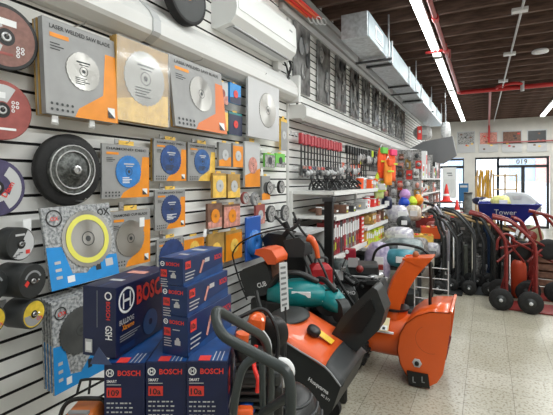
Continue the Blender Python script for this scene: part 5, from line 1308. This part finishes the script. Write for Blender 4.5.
hand_truck('red hand truck cut by the right edge of the picture', p2.x + .38, p2.y + W_ + .22, .15, redm, H=1.12)
hand_truck('red hand truck behind the gas cylinder, furthest back of the red ones', p2.x + .05, p2.y + W_ + .62, .05, redm, H=1.0, reach=.12)
p3 = onZ(469, 295, 0); p4 = onZ(489, 297, 0); p5 = onZ(438, 294, 0)
hand_truck('black hand truck with small grey wheels, middle of the dark ones', p3.x + .03, p3.y + W_, 0, dgrey, .095, 1.10, reach=.30, rimm=lgrey)
hand_truck('black hand truck with small wheels next to the red ones', p4.x + .03, p4.y + W_ + .04, 0, charc, .09, 1.02, reach=.16)
hand_truck('black hand truck at the left end of the row', p5.x + .03, p5.y + W_ - .02, 0, charc, .09, 1.08, reach=.10)
alu = mat('alu', (.55, .55, .63), .35, metal=.3)
hand_truck('aluminium hand truck with pale rails at the left end of the row', p5.x + .0, p5.y + W_ + .60, .3, alu, .09, 1.15)
hand_truck('dark folding hand truck between the left and middle ones', (p3.x + p5.x) / 2 + .02, p3.y + W_ + .10, -.1, dgrey, .085, .98, reach=.22)
hand_truck('dark blue hand truck behind the black ones', p4.x - .03, p4.y + .80, .1, mat('navy_metal', (.02, .05, .12), .4), .1, 1.0, reach=.1)
hand_truck('short black hand truck in the second row, left one', p5.x + .22, p5.y + W_ + .50, .1, charc, .09, .92, reach=.05)
hand_truck('short black hand truck in the second row, right one', p3.x + .15, p3.y + W_ + .50, -.1, dgrey, .09, .95, reach=.05)
# dark cartons and cased tools stacked behind the dark hand trucks
dcart = mat('dark_case', (.02, .022, .022), .5, col2=(.12, .125, .12), scale=18)
for i, (x, y, w_, d_, h_) in enumerate([(-.62, 7.05, .26, .25, .85), (-.34, 7.1, .24, .24, .98), (-.08, 7.15, .24, .24, .90), (.18, 7.1, .24, .24, .80), (.44, 7.1, .24, .24, .66)]):
    t = thing('tool_case', 'dark upright tool case behind the hand trucks, %s from the left' % ORD[i], 'case', (x, y, 0), 0, 'upright cases behind the hand trucks')
    m = MB(); m.box((0, 0, h_ / 2), (w_, d_, h_), dcart); m.build('body', t, bevel=.015)
    for z in (.25, .5, .75):
        if z < h_ - .08: MB().box((0, -d_ / 2 - .01, z), (.06, .02, .04), [lgrey, steel, grey][i % 3]).build('latch', t)
# spare tyres hooked on the red trucks, and the angled braces of a folded platform
for u, v, t_, lab in [(520, 250, 5.0, 'black spare tyre hooked high between the red hand trucks'), (548, 249, 4.9, 'black spare tyre at the right edge of the picture')]:
    p = P(u, v, t_); t = thing('spare_tyre', lab, 'tyre', p)
    m = MB(); m.lathe([(.07, 0), (.115, .004), (.125, .02), (.125, .045), (.115, .06), (.07, .064)], blackr, n=26); m.build('tyre', t)
    m = MB(); m.lathe([(.075, .01), (.06, .03), (.025, .04), (.02, .055), (.004, .056)], dgrey, n=18); m.build('rim', t)
t = thing('folded_platform', 'folded red platform frame leaning across the red hand trucks', 'platform', (0, 0, 0))
for a, b in (((497, 262), (517, 246)), ((527, 262), (548, 244)), ((500, 248), (535, 243)), ((512, 240), (553, 262)), ((503, 236), (524, 262)), ((533, 240), (556, 252))):
    m = MB(); m.cyl(P(a[0], a[1], 4.85), P(b[0], b[1], 4.9), .014, redm, n=8); m.build('brace', t)
m = MB(); m.tube([P(497, 250, 4.9), P(498, 240, 4.9), P(505, 234, 4.9), P(513, 238, 4.9), P(514, 250, 4.9)], .016, redm); m.build('hoop', t)
for q in range(3):
    m = MB(); m.cyl(P(516 + 5 * q, 236 + 3 * q, 5.0), P(519 + 5 * q, 228 + 4 * q, 5.05), .02, lgrey, n=10); m.build('bolt', t)
# grey plates / boxes among them
for i, (u, v, t_, dim, mt, lab) in enumerate([(445, 284, 5.5, (.16, .03, .26), dgrey, 'grey metal plate leaning at the left hand truck'), (463, 262, 5.9, (.13, .10, .50), mat('olive_box', (.11, .12, .10), .5, noise=.3, scale=12), 'olive grey canister strapped between the dark hand trucks'),
        (477, 270, 6.1, (.12, .1, .42), gmix, 'mottled grey canister beside the dark blue hand truck'), (484, 276, 6.0, (.09, .09, .34), plgrey, 'pale grey canister low between the hand trucks')]):
    p = P(u, v, t_); t = thing('canister', lab, 'canister', (p.x, p.y, 0), YAW)
    z = p.z
    m = MB(); m.cyl((0, 0, 0), (0, 0, z + dim[2] / 2), dim[0] / 2, mt, n=18) if i else m.box((0, 0, (z + dim[2] / 2) / 2), (dim[0], dim[1], z + dim[2] / 2), mt); m.build('body', t, bevel=.006)
    m = MB(); m.cyl((0, 0, z + dim[2] / 2), (0, 0, z + dim[2] / 2 + .04), .02, steel, n=10); m.build('neck', t)
p = P(520, 281, 5.0)
t = thing('gas_cylinder', 'orange red cylinder standing between the two red hand trucks', 'cylinder', (p.x, p.y + .25, 0))
m = MB(); m.lathe([(.08, 0), (.09, .01), (.09, .40), (.07, .46), (.03, .49), (.02, .53)], mat('cyl_red', (.55, .06, .02), .4), n=24, axis='Z', c=(0, 0, 0)); m.build('body', t)
m = MB(); m.cyl((0, 0, .53), (0, 0, .57), .028, steel, n=10); m.build('valve', t)
p = P(547, 284, 5.2)
t = thing('wooden_crate', 'brown slatted crate at the right edge behind the tyres', 'crate', (p.x + .10, p.y + .35, 0))
m = MB()
for k_ in range(5): m.box((0, -.2, .06 + .1 * k_), (.42, .015, .075), brown); m.box((0, .2, .06 + .1 * k_), (.42, .015, .075), brown); m.box((-.2, 0, .06 + .1 * k_), (.015, .4, .075), brown); m.box((.2, 0, .06 + .1 * k_), (.015, .4, .075), brown)
m.build('slats', t)
m = MB()
for a in (-.2, .2):
    for b in (-.19, .19): m.box((a, b, .26), (.035, .035, .52), wood)
m.box((0, 0, .52), (.46, .46, .02), wood); m.build('frame', t)

# ------------------------------------------------------------------ wheelbarrow
yw = 6.35
wb = thing('wheelbarrow', 'blue wheelbarrow with white script raised above the hand trucks', 'wheelbarrow', (0, 0, 0))
def LW_(u, v, Y=yw): return onY(u, v, Y)
rimL, rimR, botR, botL = LW_(478, 204), LW_(542, 205), LW_(524, 224), LW_(480, 219)
wd = .34
def ringT(a, b, hw, z0=None):
    return [(a.x, yw + .35 - hw, a.z), (b.x, yw + .35 - hw, b.z), (b.x + .0, yw + .35 + hw, b.z), (a.x, yw + .35 + hw, a.z)]
m = MB(); m.hull([ringT(botL, botR, .22), ringT(rimL, rimR, wd)], bbar, smooth=False, cap=False); r0 = ringT(botL, botR, .22); m.add(r0, [(0, 3, 2, 1)], bbar); m.build('tray', wb, solid=.006)
rr_ = ringT(rimL, rimR, wd); m = MB(); m.tube([Vector(p) for p in rr_], .010, bbar, n=8, sm=0, closed=True); m.build('rim', wb)
m = MB(); a = LW_(494, 214, yw + .07); sl = (wd - .22) / (rimL.z - botL.z)
p_ = a; yy = yw + .35 - .22 - (p_.z - botL.z) * sl - .012
m.at((p_.x, yy, p_.z - .03), rx=math.atan(sl)); m.text('Tower', 0, 0.03, -.004, .09, pwhite, wmax=.27, bold=.0); m.quad(-.20, -.02, -.06, .0, -.004, lgrey); m.build('lettering', wb)
m = MB()
for s in (-.22, .22): m.tube([(LW_(444, 213).x, yw + .35 + s * 1.1, LW_(444, 213).z), (LW_(470, 221).x, yw + .35 + s, LW_(470, 221).z), (LW_(526, 232).x, yw + .35 + s * .4, LW_(526, 236).z)], .020, wood, n=8, sm=2)
m.build('handle', wb)
wc = LW_(531, 237, yw + .25)
m = MB(); m.lathe([(.07, 0), (.145, .01), (.16, .03), (.145, .06), (.07, .07)], mat('tyre_cream', (.38, .36, .22), .5), n=28, c=(wc.x, yw + .38, wc.z)); m.build('wheel', wb)
m = MB(); m.lathe([(.08, 0), (.05, .02), (.01, .03)], redm, n=20, c=(wc.x, yw + .31, wc.z)); m.build('rim', wb)
m = MB()
for s in (-.1, .1): m.tube([(LW_(534, 212).x, yw + .35 + s * 2, LW_(534, 212).z), (LW_(540, 226).x, yw + .35 + s, LW_(540, 226).z), (LW_(545, 246).x, yw + .35 + s, LW_(545, 248).z)], .016, redm, n=8)
m.tube([LW_(508, 226), LW_(520, 232), LW_(540, 226)], .014, redm); m.build('brace', wb)
m = MB()
for x in (LW_(492, 222).x, LW_(502, 224).x):
    for s in (-.2, .2): m.cyl((x, yw + .35 + s, botL.z), (x - .02, yw + .35 + s, 0), .014, black, n=8)
m.build('leg', wb)
# barrow load
p = P(517, 201, 6.05)
t = thing('bag_load', 'pale grey rounded sack heaped in the wheelbarrow', 'sack', (p.x, p.y + .1, botL.z + .01))
m = MB(); m.hull([[(-.30, -.17, 0), (.28, -.17, 0), (.28, .2, 0), (-.30, .2, 0)], [(-.33, -.19, .18), (.32, -.19, .16), (.32, .2, .16), (-.33, .2, .18)], [(-.12, -.12, .36), (.14, -.12, .34), (.14, .15, .34), (-.12, .15, .36)]], mat('sack_grey', (.36, .37, .39), .5, noise=.08, scale=6), smooth=False); m.build('sack', t, bevel=.05, seg=4)
m = MB(); m.box((.0, -.16, .28), (.10, .01, .05), plgrey); m.build('seam_label', t)
bag('pale yellow bag beside the grey sack in the wheelbarrow', 501, 202, 5.95, (.13, .10, .10), mat('pale_yellow', (.72, .70, .25), .5, noise=.2, scale=20))
bag('navy folded bag at the back left of the wheelbarrow', 481, 201, 6.9, (.13, .12, .07), bnavy)
bag('white crumpled bag behind the yellow bag', 490, 202, 6.7, (.12, .12, .06), pwhite)
t = thing('grey_post_stack', 'mottled grey wrapped post rising above the dark hand trucks', 'post', (P(468, 210, 6.6).x, P(468, 210, 6.6).y, 0))
m = MB(); m.cyl((0, 0, 0), (0, 0, 1.28), .06, mat('mottle', (.18, .19, .18), .5, noise=.4, scale=14), n=16); m.build('post', t)
m = MB(); m.cyl((0, 0, 1.28), (0, 0, 1.31), .066, dgrey, n=16); m.build('cap', t)
